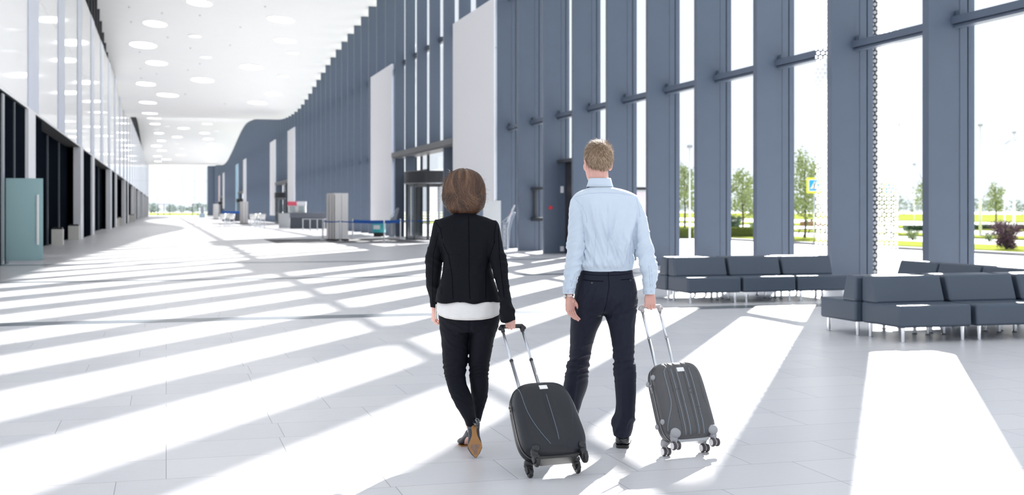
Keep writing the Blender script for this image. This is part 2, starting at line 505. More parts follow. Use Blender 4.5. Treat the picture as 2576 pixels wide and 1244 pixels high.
# wall strip closing the facade above the glass
# ------------------------------------------------------------------ entrances with revolving doors and tall banners
for i, c in enumerate(ENT):
    # canopy beam over the opening
    mb = MB(); mb.box((11.86, c - 7.35, 4.30), (12.9, c + 7.35, 4.56)); mb.box((11.95, c - 7.35, 4.24), (12.8, c + 7.35, 4.30))
    struct(hall_obj(mb.build('trim_canopy', mat('canopy_steel', (0.13, 0.13, 0.14), 0.45))))
    # vestibule: back wall frame, glass strips, ceiling
    mb = MB()
    mb.box((14.9, c - 7.3, 3.3), (15.0, c - 1.7, 4.3)); mb.box((14.9, c + 1.7, 3.3), (15.0, c + 7.3, 4.3))
    for ds in (-7.3, -5.6, -4.1, -2.4, 2.3, 4.0, 5.5, 7.2):
        mb.box((12.80, c + ds, 0), (12.92, c + ds + .12, 4.3))
    mb.box((12.80, c - 7.3, 3.42), (12.92, c - 2.3, 3.54)); mb.box((12.80, c + 2.3, 3.42), (12.92, c + 7.3, 3.54))
    mb.box((12.80, c + 4.0, 0), (12.92, c + 7.3, 3.4))
    mb.box((12.80, c - 7.3, 0), (12.92, c - 4.1, 4.3))
    struct(hall_obj(mb.build('trim_vestibule', STEEL_DK)))
    mb = MB(); mb.box((12.85, c - 4.1, 0.02), (12.865, c - 2.3, 4.25)); mb.box((12.85, c + 2.3, 0.02), (12.865, c + 4.0, 4.25))
    mb.box((12.85, c - 2.3, 3.45), (12.865, c + 2.3, 4.25))
    struct(hall_obj(mb.build('window_%d' % (200 + i), GLASS)))
    # the revolving door
    where = ['nearest entrance, beside the woman', 'second entrance along the dark facade', 'third entrance along the dark facade', 'farthest entrance in the hall'][i]
    t = thing('revolving_door', 'dark framed glass revolving door drum at the ' + where, 'door', H(12.9, c, 0), HA, 'revolving doors')
    R = 1.62
    mb = MB(); mb.lathe([(R + .06, 2.72), (R + .08, 2.76), (R + .08, 3.30), (R + .02, 3.33), (.1, 3.33)], 40); mb.lathe([(R + .06, 2.72), (.1, 2.72)], 40, close=False)
    mb.build('header', STEEL_DK, t, smooth=False)
    mb = MB(); mb.lathe([(R + .085, 2.70), (R + .10, 2.70), (R + .10, 2.75), (R + .085, 2.75)], 40, close=False); mb.build('header_trim', BRUSHED, t)
    for a0, a1 in ((200, 262), (278, 340), (20, 160)):
        pass
    posts = MB()
    for a in (122, 150, 180, 210, 238, -58, -30, 0, 30, 58):
        x, y = R * math.cos(math.radians(a)), R * math.sin(math.radians(a))
        w = .05 if a in (122, 238, -58, 58) else .025
        posts.box((x - w, y - w, 0), (x + w, y + w, 2.72))
    posts.build('frame', STEEL_DK, t)
    g = MB()
    for A, B in ((122, 238), (-58, 58)):
        n = 10
        P0 = [(R * math.cos(math.radians(A + (B - A) * j / n)), R * math.sin(math.radians(A + (B - A) * j / n))) for j in range(n + 1)]
        P1 = [((R - .02) * math.cos(math.radians(A + (B - A) * j / n)), (R - .02) * math.sin(math.radians(A + (B - A) * j / n))) for j in range(n + 1)]
        g.prism(P0 + P1[::-1], 0.08, 2.70, 'z')
    g.build('drum_glass', GLASS, t)
    mb = MB(); mb.lathe([(R + .04, 0.0), (R + .04, 0.06), (R - .03, 0.06), (R - .03, 0.0)], 40, close=False); mb.build('floor_ring', STEEL_DK, t)
    for q in range(3):
        wng = MB(); aa = math.radians(25 + 120 * q)
        Mw = Matrix.Rotation(aa, 4, 'Z')
        wng.box((0, -.03, .03), (.06, .03, 2.68), Mw); wng.box((R - .12, -.03, .03), (R - .06, .03, 2.68), Mw)
        wng.box((.06, -.03, .03), (R - .12, .03, .16), Mw); wng.box((.06, -.03, 2.58), (R - .12, .03, 2.68), Mw)
        lf = wng.build('door_leaf', BRUSHED, t)
        gp = MB(); gp.box((.06, -.006, .16), (R - .12, .006, 2.58), Mw); gp.build('pane', GLASS, lf)
    # carpet
    mb = MB(); mb.box((4.6, c - 5.2, 0.0), (11.15, c + 2.5, 0.002))
    o = hall_obj(mb.build('entrance_mat', MATCARPET))
    tag(o, 'dark grey carpet before the ' + where, 'mat')
    # banners
    for j, (a, b, zb) in enumerate(((c - 14.2, c - 7.35, 1.80), (c + 7.35, c + 14.5, 0.82))):
        nm = [['largest blank white banner on the facade, right behind the woman', 'tall blank white banner left of the nearest revolving door'],
              ['tall white banner with a red sided kiosk at its foot', 'tall white banner left of the second entrance, beyond the counters'],
              ['thin distant white banner above a pale column', 'distant light blue banner beside a thin white one'],
              ['farthest white banner, left of the light blue one', 'faintly pink narrow banner nearest the end of the hall']][i][j]
        col = BANNER
        if (i, j) == (2, 1): col = mat('blue_banner', (0.42, 0.66, 0.82), 0.7, var=0.15, scale=0.6)
        if (i, j) == (3, 1): col = mat('pink_banner', (0.88, 0.70, 0.72), 0.7, var=0.1, scale=0.6)
        t = thing('banner', nm, 'banner', H(11.9, (a + b) / 2, zb), HA, 'tall banners on the facade')
        hw = (b - a) / 2; hh = 9.45 - zb
        mb = MB(); mb.box((-.02, -hw, 0.0), (.02, hw, hh)); mb.build('fabric', col, t)
        mb = MB()
        for z in (0, hh * .25, hh * .5, hh * .75, hh - .04): mb.box((.02, -hw, z), (.09, hw, z + .04))
        for y in (-hw, hw - .04): mb.box((.02, y, 0), (.09, y + .04, hh))
        mb.build('frame', BRUSHED, t)

# side door and small fittings between the nearer fins
def wallbox(name, label, cat, u, s, z, su, ss, sz, m, bevel=.004):
    mb = MB(); mb.box((-su / 2, -ss / 2, -sz / 2), (su / 2, ss / 2, sz / 2))
    o = mb.build(name, m, bevel=bevel); o.location = H(u, s, z); o.rotation_euler = HR
    return tag(o, label, cat)
sk = s_fin(7)
mb = MB()
mb.box((12.70, sk - .60, 3.02), (12.86, sk - 3.0, 3.14)); mb.box((12.45, sk - 3.0, 3.0), (12.78, sk - .17, 3.10))
mb.box((12.72, sk - 1.55, 0), (12.80, sk - 1.45, 3.05))
struct(hall_obj(mb.build('trim_door', STEEL_DK)))
mb = MB(); mb.box((12.74, sk - 1.45, .01), (12.79, sk - .18, 3.0))
d = struct(hall_obj(mb.build('door_1', mat('service_door', (0.035, 0.033, 0.042), .4))))
mb = MB(); mb.tube([(12.70, sk - 1.3, .95), (12.70, sk - 1.3, 1.25)], .015); hobj = mb.build('door_handle', BRUSHED, d)
wallbox('fire_call_point', 'small red fire alarm call point on a dark fin left of the man', 'alarm', 12.22, sk - .19, 1.52, .11, .05, .11, mat('alarm_red', (.75, .03, .05), .4))
wallbox('access_reader', 'small white access reader beside the dark service door', 'reader', 12.62, sk - .19, 2.12, .10, .05, .22, mat('reader_white', (.85, .85, .88), .4))
wallbox('socket_box', 'small white socket box at the foot of the fin by the service door', 'socket', 12.62, sk - .19, .16, .12, .05, .16, mat('reader_white', (.85, .85, .88), .4))
# push bar gate between the two fins left of the service door
sk8 = s_fin(8)
mb = MB(); mb.box((12.45, sk8 - 3.0, 2.14), (12.75, sk8 - .17, 2.24)); mb.box((12.55, sk8 - .30, 1.10), (12.62, sk8 - .2, 2.2)); mb.box((12.45, sk8 - 3.0, 1.06), (12.75, sk8 - .17, 1.18))
struct(hall_obj(mb.build('trim_rail', STEEL_DK)))
# floodlight on the transom right of the largest banner
sf = s_fin(9)
t = thing('floodlight', 'white twin head floodlight standing on the transom by the largest banner', 'light', H(12.5, sf + .12, T1 + .17), HA)
mb = MB(); mb.box((-.12, -.04, -.1), (.12, .04, -.06)); mb.box((-.02, -.02, -.06), (.02, .02, .06)); mb.build('bracket', PILLAR, t)
for sg in (-1, 1):
    mb = MB(); Mx = Matrix.Translation((sg * .16, 0, .12)) @ Matrix.Rotation(sg * .35, 4, 'Y'); mb.box((-.07, -.05, -.12), (.07, .05, .10), Mx); mb.build('lamp_head', PILLAR, t, bevel=.01)

# ------------------------------------------------------------------ left side: shops below, white glass panels above
S0 = 25.0
T_L = 12.5
def top_l(s): return min(T_L, ceil_z(U_L, s) + 0.02)
mb = MB(); vs = []; fs = []; ss = [S0 + 3 * i for i in range(101)]
for s in ss:
    for u in (U_L - .12, U_L):
        vs += [(u, s, 4.62), (u, s, top_l(s))]
for i in range(len(ss) - 1):
    a = i * 4; b = a + 4
    fs += [(a + 2, a + 3, b + 3, b + 2), (a + 1, b + 1, b + 3, a + 3), (a, a + 2, b + 2, b), (a, b, b + 1, a + 1)]
fs += [(0, 1, 3, 2)]
mb.add(vs, fs); struct(hall_obj(mb.build('wall_left', GLOSS_WHITE)))
# thin joints between panels and the flush grey-blue strips
i = 0; s = 40.0
while s < 320:
    mb = MB(); w = 3.1
    mb.box((U_L, s, 4.62), (U_L + .03, s + w, top_l(s + w / 2) - .02)); struct(hall_obj(mb.build('trim_strip', PILASTER)))
    s += 10.8
mb = MB()
for s in [S0 + 4.2 + 10.8 * i for i in range(26)]:
    mb.box((U_L, s, 4.63), (U_L + .003, s + .02, top_l(s) - .02))
mb.box((U_L, S0, 8.5), (U_L + .006, 200, 8.52))
struct(hall_obj(mb.build('trim_joints', mat('panel_joint', (.62, .63, .66), .4))))
mb = MB(); mb.box((U_L - .65, S0, 4.545), (U_L + .004, S_END, 4.62)); struct(hall_obj(mb.build('trim_soffit', mat('soffit_black', (.01, .01, .012), .6))))
mb = MB(); mb.box((U_L + .004, S0, 4.55), (U_L + .02, S_END, 4.62)); struct(hall_obj(mb.build('trim_edge', PILLAR)))
# dark slatted wall above the panels, set back
mb = MB(); mb.box((U_L - .75, S0 - 10, 12.3), (U_L - .65, S_END, 17.6)); struct(hall_obj(mb.build('wall_upper_left', STEEL_DK)))
mb = MB()
for j in range(100):
    s = S0 + 3.0 * j
    mb.box((U_L - .65, s, 12.3), (U_L - .15, s + .2, ceil_z(U_L, s) + .15))
struct(hall_obj(mb.build('trim_slats', STEEL_DK)))
mb = MB(); mb.box((U_L - .7, S0, 12.28), (U_L - .11, S_END, 12.34)); struct(hall_obj(mb.build('trim_ledge', STEEL_DK)))
# shop fronts
mb = MB(); mb.box((U_L - .65, S0, 0.0), (U_L - .60, S_END, 4.545)); struct(hall_obj(mb.build('wall_shops', SHOPGLASS)))
PS = [40.9]
while PS[-1] < 300:
    PS.append(PS[-1] + 23.6); PS.append(PS[-1] + 10.0)
for j, p in enumerate(PS):
    if p > 318: break
    mb = MB(); mb.box((U_L - .3, p - 1.05, 0), (U_L + .04, p + 1.05, 4.55)); struct(hall_obj(mb.build('trim_pillar', PILLAR)))
for j, p in enumerate([34.4, 36.9] + [PS[2 * q] + d for q in range(9) if 2 * q < len(PS) for d in (4.2, 12.0, 17.5)]):
    w = .22 if j == 0 else .06
    if p > 318: break
    mb = MB(); mb.box((U_L - (.1 if j < 2 else .6), p - w, 0), (U_L - (.02 if j < 2 else .54), p + w, 4.5)); struct(hall_obj(mb.build('trim_mullion', BRUSHED if j == 0 else mat('mullion', (.10, .11, .13), .3))))
for a, b in [(S0, 39.85), (41.95, 45.0)] + [(PS[2 * q + 1] + 1.05, PS[2 * q + 2] - 1.05) for q in range(9) if 2 * q + 2 < len(PS)]:
    if b > 318: break
    mb = MB(); mb.box((U_L - .6, a, 0), (U_L - .06, b, 4.54)); struct(hall_obj(mb.build('wall_shop_bay', SHOPGLASS)))
# dark plinth on the floor in front of the shops
mb = MB(); mb.box((U_L - .3, S0, 0), (U_L + .02, 39.6, .02)); struct(hall_obj(mb.build('trim_threshold', mat('teal_floor', (.05, .13, .15), .15))))
# open frosted glass door leaf
t = thing('glass_door', 'open frosted teal glass door leaf with a long white handle at the left edge', 'door', H(U_L + .02, 35.2, 0), HA)
mb = MB(); mb.box((-.75, -.012, .06), (.86, .012, 2.30)); mb.build('leaf', FROST, t)
mb = MB(); mb.box((-.75, -.03, .0), (.86, .03, .07)); mb.build('bottom_rail', BRUSHED, t)
mb = MB(); mb.box((.70, -.07, .50), (.76, -.035, 1.86)); mb.box((.715, -.04, .6), (.745, .0, .64)); mb.box((.715, -.04, 1.7), (.745, .0, 1.74))
mb.build('handle', mat('handle_white', (.9, .88, .88), .3), t, bevel=.01)

# ------------------------------------------------------------------ glazed end wall
mb = MB(); mb.box((U_L, S_END - .05, 0), (12.0, S_END, 13.2)); struct(hall_obj(mb.build('window_300', GLASS)))
mb = MB()
for u in (-2.2, .9, 4.0, 7.1, 10.2): mb.box((u - .06, S_END - .3, 0), (u + .06, S_END - .05, 13.2))
for z in (4.5, 9.0): mb.box((U_L, S_END - .2, z), (12, S_END - .05, z + .08))
struct(hall_obj(mb.build('trim_end', mat('end_mullion', (.5, .55, .56), .4))))
mb = MB(); mb.box((10.2, S_END - 5, 0), (12.9, S_END - 4.6, 13.2)); struct(hall_obj(mb.build('wall_end', STEEL)))
for j, (a, b) in enumerate(((-2.0, .9), (6.5, 9.3))):
    mb = MB()
    for u in (a, (a + b) / 2, b): mb.box((u - .08, S_END - .7, 0), (u + .08, S_END - .5, 3.0))
    mb.box((a, S_END - .7, 2.9), (b, S_END - .5, 3.02))
    struct(hall_obj(mb.build('door_%d' % (j + 2), STEEL_DK)))

# ------------------------------------------------------------------ outside
def ground_mat(name, c, sc=1.0, var=.08): return mat(name, c, .9, 0, var, sc, bump=.1)
mb = MB(); mb.box((12.95, -60, -.3), (900, 900, -.03)); mb.box((-900, S_END, -.3), (12.95, 900, -.03))
struct(hall_obj(mb.build('ground', ground_mat('pale_paving', (.55, .55, .55), .4))))
GRASS = mat('grass', (.22, .25, .05), .95, 0, .35, 3.0, bump=.15, bscale=30, spec=0.0)
mb = MB(); mb.box((26.7, -40, -.1), (31.5, 400, .08)); mb.box((26.7, -40, -.1), (26.85, 400, .10))
struct(hall_obj(mb.build('lawn', GRASS)))
mb = MB(); mb.box((26.4, -40, -.1), (26.7, 400, .07)); struct(hall_obj(mb.build('kerb', mat('kerb_stone', (.32, .32, .33), .8))))
for k, (a, b) in enumerate(((40, 44), (56, 66), (95, 260))):
    mb = MB(); mb.box((a, -60, -.1), (b, 600, .06)); struct(hall_obj(mb.build('lawn', GRASS)))
mb = MB(); mb.box((-160, S_END + 25, -.1), (60, S_END + 260, .1)); struct(hall_obj(mb.build('lawn', GRASS)))

LEAF = mat('leaves', (.22, .30, .13), .7, 0, .35, 2.0)
LEAF2 = mat('yellow_leaves', (.34, .40, .17), .7, 0, .3, 2.0)
LEAFD = mat('dark_leaves', (.06, .12, .05), .7, 0, .3, 2.0)
LEAFP = mat('purple_leaves', (.13, .06, .08), .7, 0, .3, 2.0)
BARK = mat('bark', (.10, .08, .06), .9, 0, .2, 12)
def foliage(mb, rnd, c, r, n, size):
    """leaf blades spread through an uneven ball"""
    for _ in range(n):
        d = Vector((rnd.gauss(0, 1), rnd.gauss(0, 1), rnd.gauss(0, 1))).normalized()
        q = rnd.random() ** .45
        wob = .75 + .5 * noise.noise(d * 2.2 + Vector((c[0], c[1], 0)))
        p = Vector((c[0] + d.x * r[0] * q * wob, c[1] + d.y * r[1] * q * wob, c[2] + d.z * r[2] * q * wob))
        a = Vector((rnd.gauss(0, 1), rnd.gauss(0, 1), rnd.gauss(0, 1))).normalized(); b = a.orthogonal().normalized()
        s = size * rnd.uniform(.6, 1.3)
        mb.add([p - a * s, p + b * s * .5, p + a * s, p - b * s * .5], [(0, 1, 2, 3)])
def tree(px, py, Y, h, w, n, m, label, cat='tree', name='tree', trunk=.35, size=.12, seed=1, group=None, r=.05):
    """px, py: where the trunk meets the ground in the photograph; Y its distance"""
    rnd = random.Random(seed); X = (px - 1288) / FPX * Y
    t = thing(name, label, cat, (X, Y, 0.0), group=group)
    mb = MB()
    if trunk > 0:
        mb.tube([(0, 0, 0), (.03, 0, h * trunk), (-.02, .03, h * .6), (.02, 0, h * .85)], [r * 1.3, r, r * .7, r * .3], 8)
        for a in range(7):
            z = h * (trunk + .08 * a); q = a * 2.4
            mb.tube([(0, 0, z), (math.cos(q) * w * .25, math.sin(q) * w * .25, z + h * .08), (math.cos(q) * w * .4, math.sin(q) * w * .4, z + h * .18)], [r * .5, r * .35, r * .15], 6)
    else:
        for a in range(9):
            q = a * 2.4; mb.tube([(0, 0, 0), (math.cos(q) * w * .15, math.sin(q) * w * .15, h * .4), (math.cos(q) * w * .35, math.sin(q) * w * .35, h * .8)], [r, r * .7, r * .3], 6)
    mb.build('trunk' if trunk > 0 else 'stems', BARK, t)
    mb = MB()
    z0 = h * max(trunk * .8, .05); hc = (h - z0)
    for a in range(7):
        q = a * 2.4
        zz = z0 + hc * ((.12 if trunk == 0 else .22) + .58 * a / 6); ww = w * .62 * ((1 - abs(.4 - a / 6) * .7) if trunk > 0 else (.55 + .5 * a / 6))
        foliage(mb, rnd, (math.cos(q) * ww * .45, math.sin(q) * ww * .45, zz), (ww * .75, ww * .75, hc * .22), int(n * (.62 if trunk > 0 else 1)) // 7, size)
    mb.build('foliage', m, t)
    return t
tree(2025, 600, 60, 4.6, 1.9, 2600, LEAF2, 'airy green tree behind the pedestrian crossing sign', seed=3, size=.10, trunk=.15)
tree(2226, 600, 64, 3.0, 1.7, 2000, LEAF2, 'green bushy tree right behind the white dotted glass', seed=18, size=.10, trunk=.12)
tree(1868, 595, 66, 3.9, 1.9, 2000, LEAF2, 'loose light green tree above the clipped hedge', seed=4, size=.10, trunk=.25)
tree(1722, 590, 68, 4.2, 1.5, 1500, LEAF2, 'slim yellow green tree seen through the gap beside the thin white pole', seed=5, size=.10)
tree(2505, 575, 92, 3.6, 1.6, 1500, LEAF2, 'small upright young tree above the purple bush', seed=6, size=.10, trunk=.35)
tree(2325, 585, 85, 3.7, 1.5, 900, LEAF2, 'young tree half hidden by the wide fin with the dotted glass', seed=16, size=.10, trunk=.45)
tree(2532, 631, 42.5, 1.25, 1.05, 7000, LEAFP, 'dark purple leaved shrub on the grass at the right edge', 'bush', 'shrub', 0, .03, 7, r=.02)
tree(1846, 574, 74, 1.4, 1.2, 1800, LEAFD, 'dark rounded clipped bush beside the yellow green hedge', 'bush', 'shrub', 0, .06, 8, r=.02)
tree(2295, 606, 57, .62, .75, 900, LEAF, 'small grey green bush on the grass beyond the dotted glass', 'bush', 'shrub', 0, .035, 9, r=.015)
tree(2488, 610, 54, .55, .5, 600, LEAF, 'low green bush left of the purple shrub', 'bush', 'shrub', 0, .03, 10, r=.015)
tree(2240, 604, 60, .7, .7, 700, LEAF, 'small bush seen through the white dots on the glass', 'bush', 'shrub', 0, .035, 12, r=.015)
def hedge(px0, px1, Y, z1, depth, m, label, seed, n=2600, size=.05):
    rnd = random.Random(seed)
    x0, x1 = (px0 - 1288) / FPX * Y, (px1 - 1288) / FPX * Y
    mb = MB(); mb.box((x0 + .05, Y + .1, 0), (x1 - .05, Y + depth - .1, z1 * .9))
    for _ in range(n):
        p = Vector((rnd.uniform(x0, x1), Y + (0 if rnd.random() < .6 else rnd.random() * depth), rnd.uniform(.02, z1)))
        if p.y > Y: p.z = z1 * rnd.uniform(.9, 1.05)
        a = Vector((rnd.gauss(0, 1), rnd.gauss(0, 1), rnd.gauss(0, 1))).normalized(); b = a.orthogonal(); s = size * rnd.uniform(.6, 1.3)
        mb.add([p - a * s, p + b * s * .5, p + a * s, p - b * s * .5], [(0, 1, 2, 3)])
    o = mb.build('hedge', m); c = Vector(((x0 + x1) / 2, Y, 0)); o.data.transform(Matrix.Translation(-c)); o.location = c
    tag(o, label, 'hedge')
hedge(1838, 1905, 62, .52, 1.6, mat('bright_leaves', (.20, .25, .02), .7, 0, .3, 2.0), 'low yellow green clipped hedge between two dark fins', 21)
hedge(1700, 1745, 63, .45, 1.5, MATS['bright_leaves'], 'short piece of yellow green hedge behind the thin pole', 22, 1500)
hedge(2280, 2330, 84, .35, 1.0, LEAFD, 'distant low dark hedge beyond the small bush', 23, 800)
hedge(1890, 1990, 80, .55, 1.0, LEAF, 'far green hedge above the yellow green one', 24, 1200)
hedge(2450, 2700, 88, .4, 1.0, LEAFD, 'distant dark hedge strip behind the purple shrub', 26, 1500)
# far tree belts
def belt(P0, P1, h, n, seed, label, size=.5):
    rnd = random.Random(seed); mb = MB(); P0 = Vector(P0); P1 = Vector(P1)
    for i in range(n):
        c = P0.lerp(P1, i / n) + Vector((rnd.uniform(-3, 3), rnd.uniform(-4, 4), 0)); hh = h * rnd.uniform(.6, 1.15)
        foliage(mb, rnd, (c.x, c.y, hh * .5), (h * .7, h * .6, hh * .55), 90, size)
    o = mb.build('tree_belt', mat('hazy_leaves', (.38, .44, .40), .8, 0, .2, .2)); c = (P0 + P1) / 2; c.z = 0  # distance haze is put into this pale leaf colour
    o.data.transform(Matrix.Translation(-c)); o.location = c
    tag(o, label, 'trees', kind='stuff')
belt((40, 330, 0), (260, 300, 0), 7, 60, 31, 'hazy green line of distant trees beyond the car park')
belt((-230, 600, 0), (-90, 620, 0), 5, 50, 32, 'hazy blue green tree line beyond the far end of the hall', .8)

# pedestrian crossing signs on posts
YEL = mat('sign_yellow', (.90, .92, .02), .5, emit=(.9, .95, .02, .25)); BLU = mat('sign_blue', (.01, .33, .72), .5, emit=(0.0, .35, .8, .25)); SWH = mat('sign_white', (.85, .85, .85), .5)  # yellow and blue carry a weak added glow, no lamp in the sign
def crossing_sign(px, py, Y, w, label):
    P = at(px, py, Y); t = thing('crossing_sign', label, 'sign', (P.x, P.y, 0), 0, 'pedestrian crossing signs')
    mb = MB(); mb.tube([(0, .06, 0), (0, .06, P.z + w / 2)], .035, 12); mb.build('post', BRUSHED, t, smooth=True)
    a = w / 2; z = P.z
    mb = MB(); mb.box((-a, 0, z - a), (a, .03, z + a)); mb.build('board', YEL, t)
    mb = MB(); b = a * .72; mb.box((-b - .02, -.006, z - b - .02), (b + .02, 0, z + b + .02)); mb.build('border', SWH, t)
    b = a * .68; mb = MB(); mb.box((-b, -.012, z - b), (b, -.006, z + b)); mb.build('panel', BLU, t)
    mb = MB(); mb.prism([(-b * .88, z - b * .7), (b * .88, z - b * .7), (0, z + b * .85)], -.018, -.012, 'y'); mb.build('triangle', SWH, t)
    mb = MB(); k = b
    mb.ball((.02 * k, -.022, z + .38 * k), (.09 * k, .004, .09 * k), 12)
    mb.tube([(.02 * k, -.022, z + .26 * k), (-.03 * k, -.022, z - .15 * k)], .07 * k, 6)
    mb.tube([(-.03 * k, -.022, z - .15 * k), (.14 * k, -.022, z - .35 * k), (.2 * k, -.022, z - .62 * k)], .045 * k, 6)
    mb.tube([(-.03 * k, -.022, z - .15 * k), (-.12 * k, -.022, z - .4 * k), (-.28 * k, -.022, z - .6 * k)], .045 * k, 6)
    mb.tube([(.0, -.022, z + .2 * k), (-.2 * k, -.022, z + .02 * k)], .035 * k, 6); mb.tube([(.0, -.022, z + .2 * k), (.2 * k, -.022, z + .0 * k)], .035 * k, 6)
    for q in (-.5, -.1, .3): mb.prism([(q * k - .06 * k, z - .68 * k), (q * k + .1 * k, z - .68 * k), (q * k + .16 * k, z - .6 * k), (q * k, z - .6 * k)], -.026, -.018, 'y')
    mb.build('walking_figure', BLACKP, t)
crossing_sign(2049, 466, 52, .66, 'yellow and blue pedestrian crossing sign on a post, the larger one')
crossing_sign(2237, 474, 56, .56, 'second crossing sign, smaller and partly behind the white dotted glass')
# poles and lamps
POLE = mat('pole_white', (.88, .89, .90), .4)
def pole(px, Y, h, r, label, arm=0):
    X = (px - 1288) / FPX * Y; t = thing('lamp_post', label, 'lamp post', (X, Y, 0))
    mb = MB(); mb.tube([(0, 0, 0), (0, 0, h)], [r, r * .7], 12); mb.lathe([(r * 2, 0), (r * 2, .1), (r, .14)], 12); mb.build('pole', POLE, t, smooth=True)
    mb = MB()
    if arm: mb.tube([(0, 0, h - .1), (arm * .6, 0, h + .25), (arm, 0, h + .3)], [r * .6, r * .5, r * .4], 8)
    mb.box((arm - .1, -.1, h + (.25 if arm else 0)), (arm + .1, .1, h + (.34 if arm else .12))); mb.build('lamp_head', GREYP, t)
pole(1735, 50, 4.0, .04, 'thin white post standing in the paving between two fins')
pole(2466, 66, 6.0, .09, 'white lamp post left of the young tree at right')
pole(2551, 80, 6.5, .09, 'white lamp post near the right edge')
pole(2258, 80, 7.0, .05, 'slender grey lamp post beside the dotted glass')
pole(2300, 96, 5.0, .05, 'distant grey lamp post with a small box', 0)
pole(2527, 110, 7.5, .07, 'distant lamp post behind the young tree', .9)
# bench with bent black legs
P = H(28.2, 46.2, .08); Yb = 63.0; Xb = (2040 - 1288) / FPX * Yb
t = thing('park_bench', 'outdoor bench with bent black legs on the grass by the dotted glass', 'bench', (Xb, Yb, .0), .2)
for x in (-.55, .0, .55):
    mb = MB(); mb.tube([(x - .2, 0, .06), (x - .08, 0, .42), (x + .28, 0, .45), (x + .18, 0, .86)], .03, 8); mb.tube([(x + .28, 0, .45), (x + .12, 0, .06)], .03, 8); mb.build('leg', BLACKP, t)
mb = MB(); mb.box((-.7, -.25, .43), (.75, .22, .48)); mb.build('seat', BLACKP, t); mb = MB(); mb.box((-.5, .2, .6), (.85, .26, .85)); mb.build('backrest', mat('bench_wood', (.45, .25, .12), .6), t)
# poster case
P = at(1616, 520, 52); t = thing('poster_case', 'standing poster case with a pinkish sheet and dark top beyond the glass', 'poster', (P.x, 52, 0), .3)
mb = MB(); mb.box((-.75, -.1, 0), (.75, .1, 2.3)); mb.build('case', mat('case_grey', (.6, .6, .62), .5), t)
mb = MB(); mb.box((-.85, -.14, 2.3), (.85, .14, 2.42)); mb.build('roof', BLACKP, t)
mb = MB(); mb.box((-.65, -.11, .3), (.65, -.10, 2.2)); mb.build('poster', mat('poster', (.85, .68, .75), .6, var=.3, scale=2), t)
# dotted glass screen standing outside the facade
def dots_mat():
    m = bpy.data.materials.new('dotted_glass'); m.use_nodes = True; nt = m.node_tree; nt.nodes.clear()
    N = nt.nodes.new; L = nt.links.new
    out = N('ShaderNodeOutputMaterial'); tc = N('ShaderNodeTexCoord'); sp = N('ShaderNodeSeparateXYZ'); L(tc.outputs['Object'], sp.inputs[0])
    def M_(op, a, b=None):
        n = N('ShaderNodeMath'); n.operation = op
        for i, v in enumerate((a, b)):
            if v is None: continue
            if isinstance(v, (int, float)): n.inputs[i].default_value = v
            else: L(v, n.inputs[i])
        return n.outputs[0]
    px_, pz_ = .089, .077
    row = M_('FLOOR', M_('DIVIDE', sp.outputs['Z'], pz_))
    off = M_('MULTIPLY', M_('MODULO', row, 2.0), .5)
    fx = M_('SUBTRACT', M_('FRACT', M_('ADD', M_('DIVIDE', sp.outputs['X'], px_), off)), .5)
    fz = M_('SUBTRACT', M_('FRACT', M_('DIVIDE', sp.outputs['Z'], pz_)), .5)
    d = M_('ADD', M_('POWER', M_('MULTIPLY', M_('ABSOLUTE', fx), px_), 2.0), M_('POWER', M_('MULTIPLY', M_('ABSOLUTE', fz), pz_), 2.0))
    mask = M_('LESS_THAN', d, .031 ** 2)
    tr = N('ShaderNodeBsdfTransparent'); df = N('ShaderNodeBsdfDiffuse'); df.inputs[0].default_value = (.95, .95, .95, 1)
    tl = N('ShaderNodeBsdfTranslucent'); tl.inputs[0].default_value = (.95, .95, .95, 1)
    a = N('ShaderNodeMixShader'); a.inputs[0].default_value = .7; L(df.outputs[0], a.inputs[1]); L(tl.outputs[0], a.inputs[2])
    mx = N('ShaderNodeMixShader'); L(mask, mx.inputs[0]); L(tr.outputs[0], mx.inputs[1]); L(a.outputs[0], mx.inputs[2]); L(mx.outputs[0], out.inputs[0])
    return m
P = H(12.96, s_fin(1) - .1)
t = thing('dotted_glass_screen', 'outside glass screen printed with white dots, next to a wide dark fin', 'glass screen', P, math.radians(-2))
mb = MB(); mb.box((-1.12, 0, 0), (.44, .012, 12)); mb.build('dotted_pane', dots_mat(), t)
mb = MB(); mb.box((-.14, .03, 0), (.06, .09, 12)); mb.build('post', STEEL_DK, t)

# ------------------------------------------------------------------ upholstered seat modules
LEATHER = mat('grey_leatherette', (0.056, 0.076, 0.108), 0.42, 0.0, 0.06, 3.0, bump=0.04, bscale=180, spec=0.5)
def seat_module(W=.93, D=.77):
    t = empty('seat_module', (0, 0, 0))
    sg = .012
    mb = MB(); mb.prism([(0.0, .165), (D, .165), (D, .405), (.01, .405)], sg, W - sg, 'x')
    a = mb.build('seat', LEATHER, t, bevel=.032, seg=4)
    mb = MB(); mb.prism([(.47, .395), (D - .001, .395), (D - .001, .69), (.575, .70)], sg + .001, W - sg - .001, 'x')
    b = mb.build('backrest', LEATHER, t, bevel=.035, seg=4)
    for x in (.09, W - .09):
        for y in (.07, D - .07):
            mb = MB(); mb.lathe([(.030, 0), (.032, .012), (.020, .016), (.022, .165)], 16, Matrix.Translation((x, y, 0)))
            mb.build('leg', CHROME, t, smooth=False)
    return t
_first = [None]
def place_seat(u, s, rz, label, group):
    if _first[0] is None:
        o = _first[0] = seat_module()
    else:
        o = copy_tree(_first[0])
    o.location = H(u, s, 0); o.rotation_euler = (0, 0, HA + rz)
    tag(o, label, 'seat', group)
MW = .945
pos = ['leftmost', 'middle', 'rightmost']
for i in range(3):
    place_seat(7.66 + MW * i, 17.1, 0, pos[i] + ' charcoal seat of the front row of the sofa island behind the man', 'front seats of the farther island')
